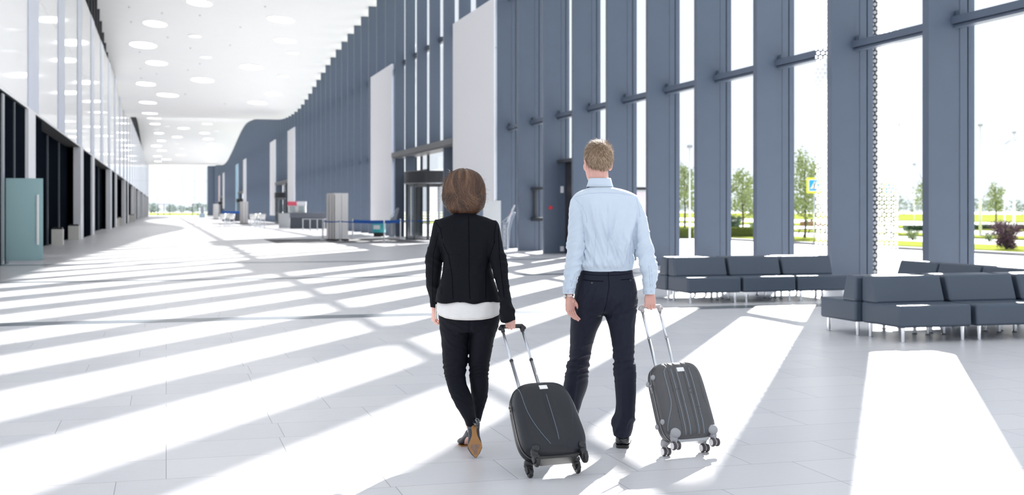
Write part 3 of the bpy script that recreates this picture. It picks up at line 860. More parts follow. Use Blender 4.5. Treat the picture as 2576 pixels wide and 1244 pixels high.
for i in range(3):
    place_seat(7.62 + MW * (i + 1), 17.1 + 1.56, math.pi, pos[i] + ' seat of the back row of the sofa island behind the man', 'back seats of the farther island')
MW = .965
pos2 = ['leftmost', 'middle', 'rightmost']
for i in range(3):
    place_seat(7.60 + MW * i, 11.42, 0, pos2[i] + ' charcoal seat of the front row of the nearer sofa island', 'front seats of the nearer island')
for i in range(3):
    place_seat(7.50 + MW * (i + 1), 11.42 + 1.56, math.pi, pos[i] + ' seat of the back row of the nearer sofa island', 'back seats of the nearer island')
for i in range(3):
    place_seat(9.98, 15.85 - .955 * i, -math.pi / 2, ['farthest', 'middle', 'nearest'][i] + ' dark seat of the sideways row by the glass', 'seats of the sideways row')

# ------------------------------------------------------------------ barrier posts and belts
def at_floor(px, py):
    Y = CAM_H * FPX / (py - HZ); return Vector(((px - 1288) / FPX * Y, Y, 0))
BELT = mat('blue_belt', (.01, .10, .42), .6)
def stanchion(p, label):
    t = thing('barrier_post', label, 'barrier post', p, 0, 'barrier posts by the entrance')
    mb = MB(); mb.lathe([(.17, 0), (.17, .015), (.05, .035), (.032, .05), (.032, .90)], 20); mb.build('post', BRUSHED, t, smooth=False)
    mb = MB(); mb.lathe([(.04, .88), (.04, .98), (.03, .985)], 20); mb.build('belt_head', CHROME, t)
SP = [at_floor(856, 606.5), at_floor(887, 598), at_floor(966, 609.5), at_floor(1007, 598.5), at_floor(812, 604), at_floor(1098, 601)]
SL = ['barrier post in front of the white info column', 'barrier post right behind the info column', 'nearest barrier post, left of the revolving door',
      'barrier post beside the leaning grey terminal', 'barrier post half hidden behind the white info column', 'barrier post hidden beside the woman\'s shoulder']
for p, l in zip(SP, SL): stanchion(p, l)
def belt_(a, b, label, w=.05):
    mb = MB(); d = (b - a).normalized(); n = Vector((-d.y, d.x, 0)) * .003; k = 10
    vs = []; fs = []
    for i in range(k + 1):
        q = a.lerp(b, i / k); z = .94 - .06 * 4 * (i / k) * (1 - i / k) * .5
        vs += [q - n + Vector((0, 0, z - w)), q + n + Vector((0, 0, z - w)), q + n + Vector((0, 0, z)), q - n + Vector((0, 0, z))]
    for i in range(k):
        for j in range(4):
            A = i * 4 + j; B = i * 4 + (j + 1) % 4; fs.append((A, B, B + 4, A + 4))
    mb.add(vs, fs); o = mb.build('barrier_belt', BELT)
    c = (a + b) / 2; o.data.transform(Matrix.Translation(-c)); o.location = c
    tag(o, label, 'belt', 'blue barrier belts')
belt_(SP[4], SP[0], 'blue belt running across the white info column', .05)
belt_(SP[0], SP[2], 'thin blue belt between the info column and the nearest barrier post', .05)
belt_(SP[1], SP[3], 'broad blue belt in front of the foot of the white banner', .16)
belt_(SP[3], SP[5], 'blue belt running across the nearest revolving door', .06)

# ------------------------------------------------------------------ info columns, terminals, boards
WP = mat('info_panel_white', (.82, .80, .79), .45, 0, .02, 1.0)
def info_column(p, h, w, label, group='white info columns'):
    t = thing('info_column', label, 'column', p, math.radians(34), group)
    mb = MB(); mb.box((-w / 2, -w * .55, 0), (w / 2, w * .55, .06)); mb.box((-w / 2 + .03, -w * .52, .06), (w / 2 - .03, w * .52, h - .05)); mb.build('core', BLACKP, t)
    for y0, y1 in ((-.57, -.53),):
        mb = MB(); mb.box((-w * .44, w * y0, .07), (-.01, w * y1, h)); mb.build('front_panel', WP, t)
        mb = MB(); mb.box((.01, w * y0, .07), (w * .44, w * y1, h)); mb.build('front_panel', WP, t)
    for a, b in ((-.50, -.30), (-.20, .12), (.24, .50)):
        mb = MB(); mb.box((-w / 2, w * a, .07), (-w / 2 + .035, w * b, h)); mb.build('side_panel', WP, t)
    mb = MB(); mb.box((-w * .46, -w * .5, h - .05), (w * .46, w * .5, h + .02)); mb.build('cap', WP, t)
info_column(at_floor(849, 604), 2.22, .78, 'tall white info column with black slots behind the barrier post')
info_column(at_floor(614, 563), 2.3, .66, 'pale info column between the two groups of white chairs')
info_column(at_floor(543, 551), 2.4, .64, 'farthest pale info column near the end of the hall')

def text_obj(txt, size, m, parent, M, name='lettering', ext=.003):
    cu = bpy.data.curves.new('t', 'FONT'); cu.body = txt; cu.size = size; cu.extrude = ext; cu.align_x = 'CENTER'; cu.align_y = 'CENTER'
    o = bpy.data.objects.new('t', cu); COL.objects.link(o); dg = bpy.context.evaluated_depsgraph_get(); dg.update()
    me = bpy.data.meshes.new_from_object(o.evaluated_get(dg)); bpy.data.objects.remove(o); bpy.data.curves.remove(cu)
    me.materials.clear(); me.materials.append(m)
    q = bpy.data.objects.new(name, me); COL.objects.link(q); q.parent = parent; q.matrix_local = M
    return q
TG = mat('terminal_grey', (.30, .33, .38), .4, .3)
def terminal(p, h, label, rz):
    """curved slab terminal with a slanted screen head"""
    t = thing('info_terminal', label, 'terminal', p, rz, 'leaning info terminals')
    out = [(-.10, 0), (.20, 0), (.21, .3), (.25, .7), (.33, 1.05), (.46, h), (.36, h + .02), (.18, 1.12 * h / 1.5), (-.02, .98), (-.09, .6)]
    mb = MB(); mb.prism(out, -.24, .24, 'y'); mb.build('body', TG, t, bevel=.015)
    mb = MB(); mb.prism([(-.03, .99), (-.05, 1.01), (.32, h + .0), (.345, h - .02)], -.2, .2, 'y'); mb.build('screen', mat('screen', (.55, .57, .6), .2), t)
    mb = MB(); mb.box((-.2, -.3, 0), (.32, .3, .03)); mb.build('base', BRUSHED, t)
    M = Matrix.Translation((.06, -.245, .52)) @ Matrix.Rotation(math.pi / 2, 4, 'X') @ Matrix.Rotation(math.pi / 2, 4, 'Z')
    text_obj('EXPOFORUM', .13, PILLAR, t, M)
terminal(at_floor(983, 596), 1.55, 'grey leaning info terminal with white lettering at the foot of the white banner', 0.1)
terminal(at_floor(1266, 628), 1.35, 'grey leaning info terminal with white lettering right of the woman', 0.0)
# leaflet rack leaning beside it
p = at_floor(1276, 629); t = thing('leaflet_rack', 'slanted clear rack with red and white leaflets right of the woman', 'rack', p, 0)
mb = MB(); mb.tube([(0, 0, 0), (.0, 0, .75), (.10, 0, 1.2), (.26, 0, 1.62)], .025, 8); mb.box((-.15, -.15, 0), (.15, .15, .02)); mb.build('stand', BRUSHED, t)
mb = MB(); Mx = Matrix.Translation((.16, -.04, 1.30)) @ Matrix.Rotation(math.radians(24), 4, 'Y'); mb.box((-.05, -.2, -.32), (.0, .2, .34), Mx); mb.build('tray', mat('tray_clear', (.72, .72, .75), .2), t)
for z, c in ((-.2, (.7, .72, .78)), (0.0, (.72, .15, .2)), (.15, (.8, .8, .83))):
    mb = MB(); mb.box((-.065, -.17, z - .06), (-.05, .17, z + .06), Mx); mb.build('leaflet', mat('leaflet_%d' % int(z * 100 + 50), c, .6), t)
# pale board behind
p = at_floor(1238, 624); t = thing('notice_board', 'plain pale grey board on a stand under the largest banner', 'board', p, .1)
mb = MB(); mb.box((-.34, -.03, .35), (.33, .03, 1.80)); mb.build('panel', mat('board_grey', (.62, .63, .64), .6), t)
mb = MB(); mb.box((-.3, -.2, 0), (-.26, .2, .04)); mb.box((.26, -.2, 0), (.3, .2, .04)); mb.box((-.3, -.02, .04), (-.26, .02, .36)); mb.box((.26, -.02, .04), (.3, .02, .36)); mb.build('feet', BRUSHED, t)
# teal counter at the foot of the white banner
p = at(952, 570, 66); t = thing('teal_bin', 'turquoise box with a white label on a black base beneath the white banner', 'box', (p.x, p.y, 0), 0)
mb = MB(); mb.box((-.33, 0, .22), (.33, .5, .78)); mb.build('box', mat('turquoise', (.05, .46, .50), .5), t, bevel=.01)
mb = MB(); mb.box((-.27, .06, 0), (.30, .45, .22)); mb.build('base', BLACKP, t)
mb = MB(); mb.box((-.28, -.008, .40), (.08, 0, .62)); mb.build('label', PILLAR, t)

# ------------------------------------------------------------------ counters and kiosks along the facade
CTR = mat('counter_grey', (.15, .16, .19), .5)
p = at_floor(762, 574.5); t = thing('reception_counter', 'long dark grey reception counter in front of the finned facade', 'counter', p, 0)
mb = MB(); mb.box((-1.0, 0, 0), (1.85, 1.2, 1.02)); mb.build('body', mat('counter_dark', (.09, .10, .12), .5), t)
mb = MB(); mb.box((-1.02, -.08, .82), (1.9, 1.25, 1.25)); mb.build('worktop', CTR, t, bevel=.02)
p = at_floor(716, 573); t = thing('partition_screen', 'pale grey slab panel at the left end of the counter', 'panel', p, 0)
mb = MB(); mb.prism([(-.44, 0), (.56, 0), (.48, .12), (.45, .6), (.44, 1.18), (-.5, 1.18), (-.46, .6)], -.15, .15, 'y'); mb.build('panel', mat('slab_grey', (.42, .44, .46), .5), t, bevel=.02)
for (px, w, red, lab) in ((746, .66, True, 'kiosk cabinet with a red sign standing on the counter'), (768, .60, False, 'plain white kiosk cabinet right of the red signed one')):
    Y = 97; p = at(px, 537, Y); t = thing('kiosk_cabinet', lab, 'kiosk', (p.x, Y - 1.9, 1.25), 0, 'kiosk cabinets on the counter')
    h = at(0, 508, Y).z - 1.25
    mb = MB(); mb.box((-w / 2, 0, 0), (w / 2, .6, h * .92)); mb.build('cabinet', WP, t)
    mb = MB(); mb.box((-w / 2 + .1, -.02, .05), (w / 2 - .1, 0, h * .6)); mb.build('glass_front', mat('kiosk_glass', (.42, .50, .50), .3), t)
    mb = MB(); mb.box((-w / 2 - .04, -.08, h * .66), (w / 2 + .04, .5, h * 1.05)); mb.build('sign_box', mat('kiosk_red', (.72, .10, .16), .5, var=.25, scale=3) if red else PILLAR, t)
# low table frame and chair before the counter
p = at_floor(790, 579.5); t = thing('low_table', 'low table with pale tube legs before the long counter', 'table', p, .1)
mb = MB(); mb.box((-.82, -.3, .78), (.82, .3, .84)); mb.build('tabletop', GREYP, t)
for x in (-.76, -.26, .24, .74):
    mb = MB(); mb.box((x - .03, -.28, 0), (x + .03, -.2, .78)); mb.build('leg', BRUSHED, t)
# groups of white shell stools
STOOL = mat('stool_white', (.85, .84, .82), .4)
def stool():
    t = empty('bar_stool', (0, 0, 0))
    n = 16; mb = MB()
    prof = [(.05, .70), (.18, .72), (.24, .85), (.27, 1.14), (.255, 1.14), (.22, .86), (.17, .76), (.05, .74)]
    mb.lathe(prof, n); mb.build('seat_shell', STOOL, t, smooth=True)
    for a in range(4):
        x, y = .22 * math.cos(a * math.pi / 2 + .78), .22 * math.sin(a * math.pi / 2 + .78)
        mb = MB(); mb.tube([(x, y, .72), (x * 1.35, y * 1.35, 0)], .016, 8); mb.build('leg', CHROME, t)
    mb = MB(); mb.lathe([(.27, .25), (.285, .25), (.285, .27), (.27, .27)], 16, close=False); mb.build('foot_ring', CHROME, t)
    return t
_st = None
for px, py, where in ((560, 573, 'group'), (571, 567, 'group'), (583, 573, 'group'), (636, 574.5, 'second'), (648, 568, 'second'), (660, 574.5, 'second')):
    p = at_floor(px, py)
    if _st is None: _st = stool(); o = _st
    else: o = copy_tree(_st)
    o.location = p
    lab = 'white shell bar stool of the %s' % ('left group beside the pale column' if where == 'group' else 'right group before the slab panel')
    k = {560: 'leftmost', 571: 'middle', 583: 'rightmost', 636: 'leftmost', 648: 'middle', 660: 'rightmost'}[px]
    tag(o, k + ' ' + lab, 'stool', 'white shell stools')
p = at_floor(571, 570); t = thing('bar_table', 'round white bar table among the left stools', 'table', p, 0, 'white bar tables')
def bar_table(t):
    mb = MB(); mb.lathe([(.36, 1.05), (.37, 1.07), (.36, 1.09)], 24); mb.build('tabletop', STOOL, t); mb = MB(); mb.lathe([(.3, 0), (.3, .02), (.04, .04), (.04, 1.05)], 16); mb.build('stem', CHROME, t)
bar_table(t)
t = thing('bar_table', 'round white bar table among the right stools', 'table', at_floor(648, 571), 0, 'white bar tables'); bar_table(t)
# far desk in front of the third entrance
p = at_floor(590, 556); t = thing('long_desk', 'dark distant desk with a blue edge behind the left stools', 'desk', p, 0)
mb = MB(); mb.box((-1.6, 0, 0), (.7, 1, 1.0)); mb.build('body', mat('counter_dark', (.09, .10, .12), .5), t); mb = MB(); mb.box((-1.65, -.05, 1.0), (.75, 1.05, 1.3)); mb.build('edge', BELT, t)
# figure-like roll-up stand near the end glass
p = at_floor(509, 546.5); t = thing('display_stand', 'slim grey display stand by the far right glass door', 'stand', p, 0)
mb = MB(); mb.box((-.6, -.1, 0), (.6, .3, .8)); mb.build('base', mat('stand_blue', (.55, .66, .75), .5), t); mb = MB(); mb.box((-.35, -.1, .8), (.35, .1, 2.2)); mb.build('board', mat('stand_grey', (.35, .38, .42), .5), t)
# planters along the shops
PLW = mat('planter_cream', (.74, .72, .66), .5)
def planter(px, py, w, h, label):
    p = at_floor(px, py); t = thing('litter_bin', label, 'bin', p, HA, 'cream bins along the shops')
    mb = MB(); mb.box((-w / 2, -w / 2, 0), (w / 2, w / 2, h * .9)); mb.build('body', PLW, t, bevel=.01)
    mb = MB(); mb.box((-w / 2 + .03, -w / 2 + .03, h * .9), (w / 2 - .03, w / 2 - .03, h)); mb.build('lid', BLACKP, t)
def planter_at(px, w, h, label):
    Y = 4.32 * 3172 / (418 - px); X = (px - 1288) / FPX * Y
    planter(px, HZ + CAM_H * FPX / Y, w, h, label)
planter_at(145, .45, .72, 'cream square bin, left of the pair in the first shop recess')
planter_at(186, .50, .75, 'cream square bin, right of the pair in the first shop recess')
planter_at(289, .6, .8, 'distant cream bin, left one in the third shop recess')
planter_at(301, .6, .8, 'distant cream bin, right one in the third shop recess')
planter_at(330, .7, .9, 'farthest cream bin along the shops')

# ------------------------------------------------------------------ people
SKIN = mat('skin_man', (0.66, 0.37, 0.31), 0.5, 0, .06, 25, bump=.08, bscale=250)
SKIN_W = mat('skin_woman', (0.68, 0.40, 0.34), 0.5, 0, .05, 25, bump=.05, bscale=250)
for _m in (SKIN, SKIN_W):
    _b = _m.node_tree.nodes['Principled BSDF']; _b.inputs['Subsurface Weight'].default_value = .15
    _b.inputs['Subsurface Radius'].default_value = (.02, .008, .005)

def ring(py, xl, xr, Y, d):
    """a body ring: row, left and right edge in the photograph, distance, half depth"""
    c = at((xl + xr) / 2, py, Y)
    return (c, (xr - xl) / 2 / FPX * Y, d)
def R3(v, ax, a): return Matrix.Rotation(a, 3, ax) @ v

def hand(mb, W, d, n, t, size=1.0, curl=(.4, .5, .6, .7), seg=(1.0, 1.1, .8), thumb=(.9, .35, .25), spread=.05, fat=1.0):
    """W wrist, d towards the fingers, n out of the palm, t towards the thumb; five separate fingers"""
    d = d.normalized(); n = (n - d * n.dot(d)).normalized(); t = (t - d * t.dot(d) - n * t.dot(n)).normalized()
    z = size
    B = Matrix((t, n, d)).transposed()         # local x = thumb side, y = palm normal, z = fingers
    def L(x, y, zz): return W + B @ Vector((x, y, zz)) * z
    # palm: flattened sweep
    prof = [(-.022, .021, .018, 0), (.0, .023, .018, 0), (.022, .032, .0165, .002), (.05, .040, .0155, .002), (.078, .041, .014, 0), (.092, .038, .012, 0)]
    vs = []; k = 18
    for zz, a, b, off in prof:
        for j in range(k):
            w = 2 * math.pi * j / k; cw, sw = math.cos(w), math.sin(w)
            vs.append(L(math.copysign(abs(cw) ** .8, cw) * a, math.copysign(abs(sw) ** .8, sw) * b + off, zz))
    fs = [tuple(range(k))[::-1], tuple(range((len(prof) - 1) * k, len(prof) * k))]
    for i in range(len(prof) - 1):
        for j in range(k):
            a = i * k + j; b = i * k + (j + 1) % k; fs.append((a, b, b + k, a + k))
    mb.add(vs, fs)
    mb.ball(L(.020, .010, .035), .015 * z, 12)     # base of the thumb
    lens = (.076, .084, .078, .060); xs = (.031, .0105, -.0105, -.030); rr = (.0081, .0083, .0080, .0071)
    nails = []
    for i in range(4):
        p = L(xs[i], 0, .088 - abs(i - 1.2) * .003); ang = 0; pts = [L(xs[i] * .9, 0, .065), p]; rs = [rr[i] * z * fat, rr[i] * 1.02 * z * fat]
        lat = (1.2 - i) * spread
        for q, f in enumerate((.46, .30, .24)):
            ang += curl[i] * seg[q]
            dirn = (B @ Vector((lat, math.sin(ang), math.cos(ang)))).normalized()
            p = p + dirn * lens[i] * f * z; pts.append(p); rs.append(rr[i] * (.94, .88, .78)[q] * z * fat)
        mb.tube(pts, rs, 12, round_=True)
        nails.append((p, dirn, (B @ Vector((0, -math.cos(ang), math.sin(ang)))).normalized()))
    a0, a1, a2 = thumb
    p = L(.026, .006, .022); pts = [L(.010, .006, .012), p]; rs = [.012 * z, .0125 * z]; ang = a0
    tv = Vector((math.sin(a0), .25, math.cos(a0)))
    for q, f in enumerate((.038, .032, .026)):
        dirn = (B @ tv).normalized(); p = p + dirn * f * z; pts.append(p); rs.append((.0115, .0100, .0085)[q] * z)
        tv = Vector((tv.x - a1 * .6, tv.y + a2, tv.z))
    mb.tube(pts, rs, 12, round_=True)
    return nails

def head(mb, C, yaw, s=1.0, nod=0.0, female=False):
    """C: centre of the skull; looking along +Y turned by yaw"""
    M = Matrix.Translation(C) @ Matrix.Rotation(yaw, 4, 'Z') @ Matrix.Rotation(nod, 4, 'X') @ Matrix.Scale(s, 4)
    mb.ball((0, -.012, .022), (.074, .093, .092), 32, M)
    mb.ball((0, .030, -.010), (.066, .066, .085), 28, M)
    K = [((0, .036, -.114), .026, .034), ((0, .036, -.102), .040, .050), ((0, .030, -.075), .053, .060), ((0, .022, -.045), .062, .070), ((0, .02, 0), .068, .074), ((0, .02, .04), .066, .074)]
    t = MB(); t.loft(K, 24, 4); mb.add(t.v, t.f, M)
    mb.tube([(0, .088, .018), (0, .098, -.008), (0, .106, -.026)], [.007, .008, .0095], 10, M, round_=True)
    mb.ball((.010, .097, -.031), .0065, 10, M); mb.ball((-.010, .097, -.031), .0065, 10, M)
    mb.tube([(-.045, .076, .030), (-.02, .090, .034), (.02, .090, .034), (.045, .076, .030)], .0085, 8, M, round_=True)
    for z, r in ((-.060, .0065), (-.069, .0075)):
        mb.tube([(-.024, .083, z), (0, .096, z), (.024, .083, z)], [r * .5, r, r * .5], 8, M, round_=True)
    mb.ball((0, .080, -.095), (.020, .018, .016), 14, M)
    for sx in (-1, 1):
        mb.ball((sx * .038, .052, -.022), (.029, .030, .034), 16, M)
        E = M @ Matrix.Translation((sx * .078, -.002, -.014)) @ Matrix.Rotation(sx * .35, 4, 'Z') @ Matrix.Rotation(-.15, 4, 'X')
        pts = []; 
        for j in range(11):
            a = math.radians(-110 + 250 * j / 10)
            pts.append((sx * (.006 + .004 * math.sin(a)), -.014 * math.cos(a) - .003, .028 * math.sin(a)))
        mb.tube(pts, [.0045] * 11, 8, E, round_=True)
        mb.ball((sx * .001, -.002, 0), (.005, .013, .024), 12, E)
        mb.ball((sx * .003, .003, -.026), (.005, .007, .008), 10, E)
    return M

def eyes(M, parent, base):
    for sx in (-1, 1):
        b = MB(); b.ball((sx * .031, .080, .008), .0125, 16, M)
        e = b.build('eye', mat('eye_white', (.8, .78, .76), .2), parent, smooth=True, local=Matrix.Translation(-base))
        b = MB(); b.ball((sx * .031, .0895, .008), (.0055, .0035, .0055), 12, M); b.build('iris', mat('iris', (.06, .10, .14), .15), e, smooth=True)

def ss01(x):
    x = min(1, max(0, x)); return x * x * (3 - 2 * x)
def noise2(p, sx, sy, sz, off=0.0): return noise.noise(Vector((p.x * sx + off, p.y * sy - off, p.z * sz + off * .5)))
def ridged(v, w=.35): return max(0.0, 1 - abs(v) / w)

class Person:
    def __init__(self, label, base):
        self.base = base; self.root = thing('person', label, 'person', base)
        self.bv = {}
    def part(self, name, me, m):
        me.transform(Matrix.Translation(-self.base))
        return mesh_obj(name, me, m, self.root)
    def mbpart(self, name, mb, m, parent=None, smooth=True, bevel=0):
        mb2 = MB(); mb2.add(mb.v, mb.f, Matrix.Translation(-self.base))
        o = mb2.build(name, m, self.root if parent is None else parent, smooth=smooth, bevel=bevel)
        return o
    def tree(self, o):
        """surface finder of a garment, in world space"""
        v = [x.co + self.base for x in o.data.vertices]; f = [tuple(p.vertices) for p in o.data.polygons]
        return BVHTree.FromPolygons(v, f)
    def on(self, bvh, px, py, lift=0.0):
        o = Vector((0, 0, CAM_H)); d = (at(px, py, 1.0) - o).normalized()
        hit = bvh.ray_cast(o, d)
        if hit[0] is None: return None, None
        return hit[0] - d * lift, hit[1]
    def seam(self, bvh, pts, m, parent, r=.0012, name='seam', lift=.0002):
        out = []
        for (a, b) in zip(pts, pts[1:]):
            k = max(2, int(math.hypot(b[0] - a[0], b[1] - a[1]) / 5))
            for i in range(k):
                q, _ = self.on(bvh, a[0] + (b[0] - a[0]) * i / k, a[1] + (b[1] - a[1]) * i / k, lift)
                if q is not None: out.append(q)
        q, _ = self.on(bvh, *pts[-1], lift)
        if q is not None: out.append(q)
        # leave out jumps in depth
        keep = [out[0]] if out else []
        for q in out[1:]:
            if (q - keep[-1]).length < .05: keep.append(q)
        if len(keep) < 2: return
        mb = MB(); mb.tube(keep, r, 6); self.mbpart(name, mb, m, parent)
    def button(self, bvh, px, py, r, m, parent):
        q, n = self.on(bvh, px, py, .001)
        if q is None: return
        M = Matrix.Translation(q) @ n.to_track_quat('Z', 'Y').to_matrix().to_4x4()
        mb = MB(); mb.lathe([(r, -.002), (r, .001), (r * .8, .0018), (r * .5, .0012), (r * .2, .0012)], 14, M); self.mbpart('button', mb, m, parent)

def hair_strips(P, bvh_pts, mats, parent_name, n, rnd, make, width, parent=None):
    groups = [MB() for _ in mats]
    for i in range(n):
        pts = make(rnd)
        if not pts: continue
        gi = i % len(mats)
        if isinstance(pts, tuple): pts, gi = pts
        w = width * rnd.uniform(.6, 1.3); side = None
        vs = []
        for j, (p, nn) in enumerate(pts):
            tdir = (pts[min(j + 1, len(pts) - 1)][0] - pts[max(j - 1, 0)][0]).normalized()
            s = tdir.cross(nn); 
            if s.length < 1e-5: s = tdir.orthogonal()
            s = s.normalized() * w * (1 - .75 * (j / (len(pts) - 1)) ** 2)
            vs += [p - s, p + nn * w * .35, p + s]
        k = len(pts); fs = []
        for j in range(k - 1):
            a = j * 3; fs += [(a, a + 1, a + 4, a + 3), (a + 1, a + 2, a + 5, a + 4)]
        groups[gi].add(vs, fs)
    for g, m in zip(groups, mats):
        if g.v: P.mbpart(parent_name, g, m, parent)['kind'] = 'stuff'

# ================================================================== the man
def build_man():
    Yb = 7.6
    base = at(1530, 1100, Yb); base.z = 0
    P = Person('man in a light blue shirt and navy trousers walking away with a ribbed grey suitcase', base)
    # ---- continuous body
    b = MB()
    HC = at(1503.5, 409, 7.62)
    HM = head(b, HC, math.radians(24), 1.05)
    b.loft([(at(1510, 520, 7.60), .075, .07), (at(1509, 480, 7.60), .062, .066), (at(1508, 455, 7.605), .058, .062), (at(1507, 432, 7.61), .057, .064), (at(1505, 400, 7.62), .055, .06)], 24, 4)
    b.loft([ring(488, 1480, 1540, Yb, .07), ring(500, 1456, 1588, Yb, .08), ring(540, 1460, 1594, Yb, .095), ring(620, 1478, 1584, Yb, .09), ring(690, 1472, 1584, Yb, .09),
            ring(740, 1466, 1584, Yb, .09), ring(775, 1475, 1570, Yb, .07)], 28, 4)
    b.loft([ring(500, 1442, 1470, 7.6, .04), ring(560, 1438, 1470, 7.6, .045), ring(640, 1435, 1459, 7.57, .030), ring(690, 1427, 1451, 7.53, .028), ring(742, 1421, 1442, 7.50, .026)], 20, 4)
    b.loft([ring(500, 1576, 1604, 7.6, .04), ring(560, 1590, 1620, 7.59, .045), ring(630, 1612, 1638, 7.56, .030), ring(690, 1624, 1646, 7.52, .028), ring(742, 1625, 1645, 7.50, .026)], 20, 4)
    b.loft([ring(760, 1462, 1508, 7.62, .07), ring(860, 1444, 1486, 7.67, .07), ring(920, 1438, 1472, 7.71, .055), ring(990, 1428, 1464, 7.82, .05), ring(1050, 1418, 1440, 7.92, .035), ring(1068, 1416, 1440, 7.94, .04)], 24, 4)
    b.loft([ring(760, 1545, 1588, 7.6, .07), ring(860, 1546, 1588, 7.54, .07), ring(920, 1552, 1590, 7.50, .055), ring(990, 1558, 1594, 7.45, .05), ring(1070, 1558, 1580, 7.42, .035), ring(1105, 1554, 1580, 7.42, .04)], 24, 4)
    # hands
    Wl = at(1431, 744, 7.50)
    hand(b, Wl, Vector((.10, -.04, -.98)), Vector((.72, -.66, .1)), Vector((.66, .72, 0)), 1.0, curl=(.30, .34, .38, .40), thumb=(.5, .25, .0), spread=.05)
    Wr = at(1635, 731, 7.50)
    hand(b, Wr, Vector((.02, .02, -1)), Vector((-.25, 1, 0)), Vector((.95, .25, .0)), .92, curl=(1.0, 1.0, 1.0, 1.0), seg=(.22, 1.5, 1.35), thumb=(.1, .2, .9), spread=.0, fat=1.10)
    me = organic(b, .0026, 2)
    body = P.part('body', me, SKIN)
    eyes(HM, P.root, base)
    # ---- shirt
    s = MB()
    s.loft([ring(462, 1485, 1534, 7.6, .064), ring(470, 1482, 1539, 7.6, .072), ring(476, 1468, 1564, 7.6, .082), ring(483, 1453, 1586, 7.6, .092), ring(491, 1444, 1600, 7.6, .102), ring(503, 1442, 1605, 7.6, .110), ring(525, 1447, 1604, 7.6, .118),
            ring(560, 1460, 1603, 7.6, .124), ring(600, 1469, 1599, 7.6, .120), ring(640, 1467, 1594, 7.6, .116), ring(665, 1461, 1592, 7.6, .118), ring(682, 1463, 1590, 7.6, .112)], 40, 5, e=2.25)
    s.loft([ring(491, 1443, 1478, 7.6, .045), ring(503, 1436, 1480, 7.6, .056), ring(518, 1432, 1482, 7.6, .062), ring(560, 1430, 1478, 7.6, .066), ring(600, 1427, 1474, 7.59, .062), ring(640, 1424, 1470, 7.575, .062), ring(668, 1422, 1464, 7.55, .060), ring(700, 1419, 1453, 7.52, .048), ring(726, 1416, 1447, 7.50, .043)], 28, 5)
    s.loft([ring(490, 1572, 1602, 7.6, .045), ring(503, 1576, 1609, 7.6, .056), ring(518, 1580, 1616, 7.6, .060), ring(545, 1585, 1627, 7.6, .064), ring(600, 1597, 1637, 7.57, .060), ring(640, 1602, 1646, 7.55, .060), ring(665, 1607, 1652, 7.53, .056), ring(700, 1616, 1652, 7.51, .048), ring(724, 1619, 1649, 7.50, .043)], 28, 5)
    me = organic(s, .0058, 3)
    def wr(c, n):
        q = c
        v = noise2(q, 9, 7, 5, 3.1); d = 0
        # long drag folds running down the back to the centre
        px = 1288 + q.x / q.y * FPX; py = HZ - (q.z - CAM_H) / q.y * FPX
        arm = px < 1466 - max(0, (640 - py)) * .0 or px > 1603
        if not arm:
            k = (px - 1530) * .35
            f = noise.noise(Vector(((px - 1530) * .055 + (py - 500) * .012 * (1 if px > 1530 else -1), py * .006, 2.3)))
            g = noise.noise(Vector(((px - 1530) * .10 - (py - 600) * .03, py * .010, 7.7)))
            amp = .019 * min(1, max(0, (py - 500) / 60))
            d += amp * (ridged(f, .4) - .35) + .011 * (ridged(g, .3) - .2) * min(1, max(0, (py - 560) / 60))
            if py > 640: d += .009 * ridged(noise.noise(Vector((px * .05, py * .05, 1.7))), .5) * (py - 640) / 40
        else:
            near_el = math.exp(-((py - 640) / 45) ** 2) + .6 * math.exp(-((py - 700) / 20) ** 2) + .3
            f = noise.noise(Vector((px * .03 + py * .010, py * .055 + (px * .03), 4.1 + q.y * 6)))
            d += .010 * near_el * (ridged(f, .45) - .3)
        return (d + .002 * v) * ss01((680 - py) / 18 if not arm else 1)
    displace(me, wr)
    SH = mat('shirt_blue', (0.56, 0.64, 0.74), 0.75, 0, .03, 30, bump=.15, bscale=900, spec=.25, sheen=.2)
    shirt = P.part('shirt', me, SH)
    bv = P.tree(shirt)
    SE = mat('shirt_seam', (0.44, 0.53, 0.66), .8)
    # cuffs
    for (cx, py0, py1, Y, ex, nm) in ((1431, 722, 738, 7.50, 0, 'l'), (1633, 722, 739, 7.50, 0, 'r')):
        c = MB(); w = 15.0
        c.loft([ring(py0 - 2, cx - w + 1, cx + w - 1, Y, .038), ring(py0 + 1, cx - w - .5, cx + w + .5, Y, .0405), ring(py1 - 2, cx - w - .5, cx + w - .5, Y, .041), ring(py1, cx - w, cx + w - 1, Y, .039), ring(py1 - 2, cx - w + 1.5, cx + w - 2.5, Y, .036)], 28, 3)
        cu = P.mbpart('cuff', c, SH)
        tb = P.tree(cu); P.button(tb, cx + (-2 if nm == 'l' else -7), 732, .0058, mat('button_blue', (.45, .53, .70), .35), cu); P.button(tb, cx + (9 if nm == 'l' else 6), 732, .005, mat('button_blue', (.45, .53, .70), .35), cu)
    # collar: a stand with a fold falling over it
    n = 48; cv = []; cf = []
    cc = at(1509, 462, 7.605)
    for j in range(n + 1):
        a = math.radians(-90 - 168 + 336 * j / n)     # open at the front
        ca, sa = math.cos(a), math.sin(a)
        fr = max(0, sa) ** 1.5
        pts = [(.060, .062, -.030), (.0635, .066, .030 - .026 * fr), (.0665, .069, .036 - .026 * fr), (.0705, .073, .031 - .026 * fr), (.076, .079, .006 - .03 * fr), (.085, .086, -.018 - .04 * fr), (.082, .083, -.019 - .04 * fr)]
        for rx, ry, z in pts: cv.append(cc + Vector((rx * ca, ry * sa, z)))
    for j in range(n):
        for k in range(6):
            a = j * 7 + k; cf.append((a, a + 1, a + 8, a + 7))
    c = MB(); c.add(cv, cf); P.mbpart('collar', c, SH)
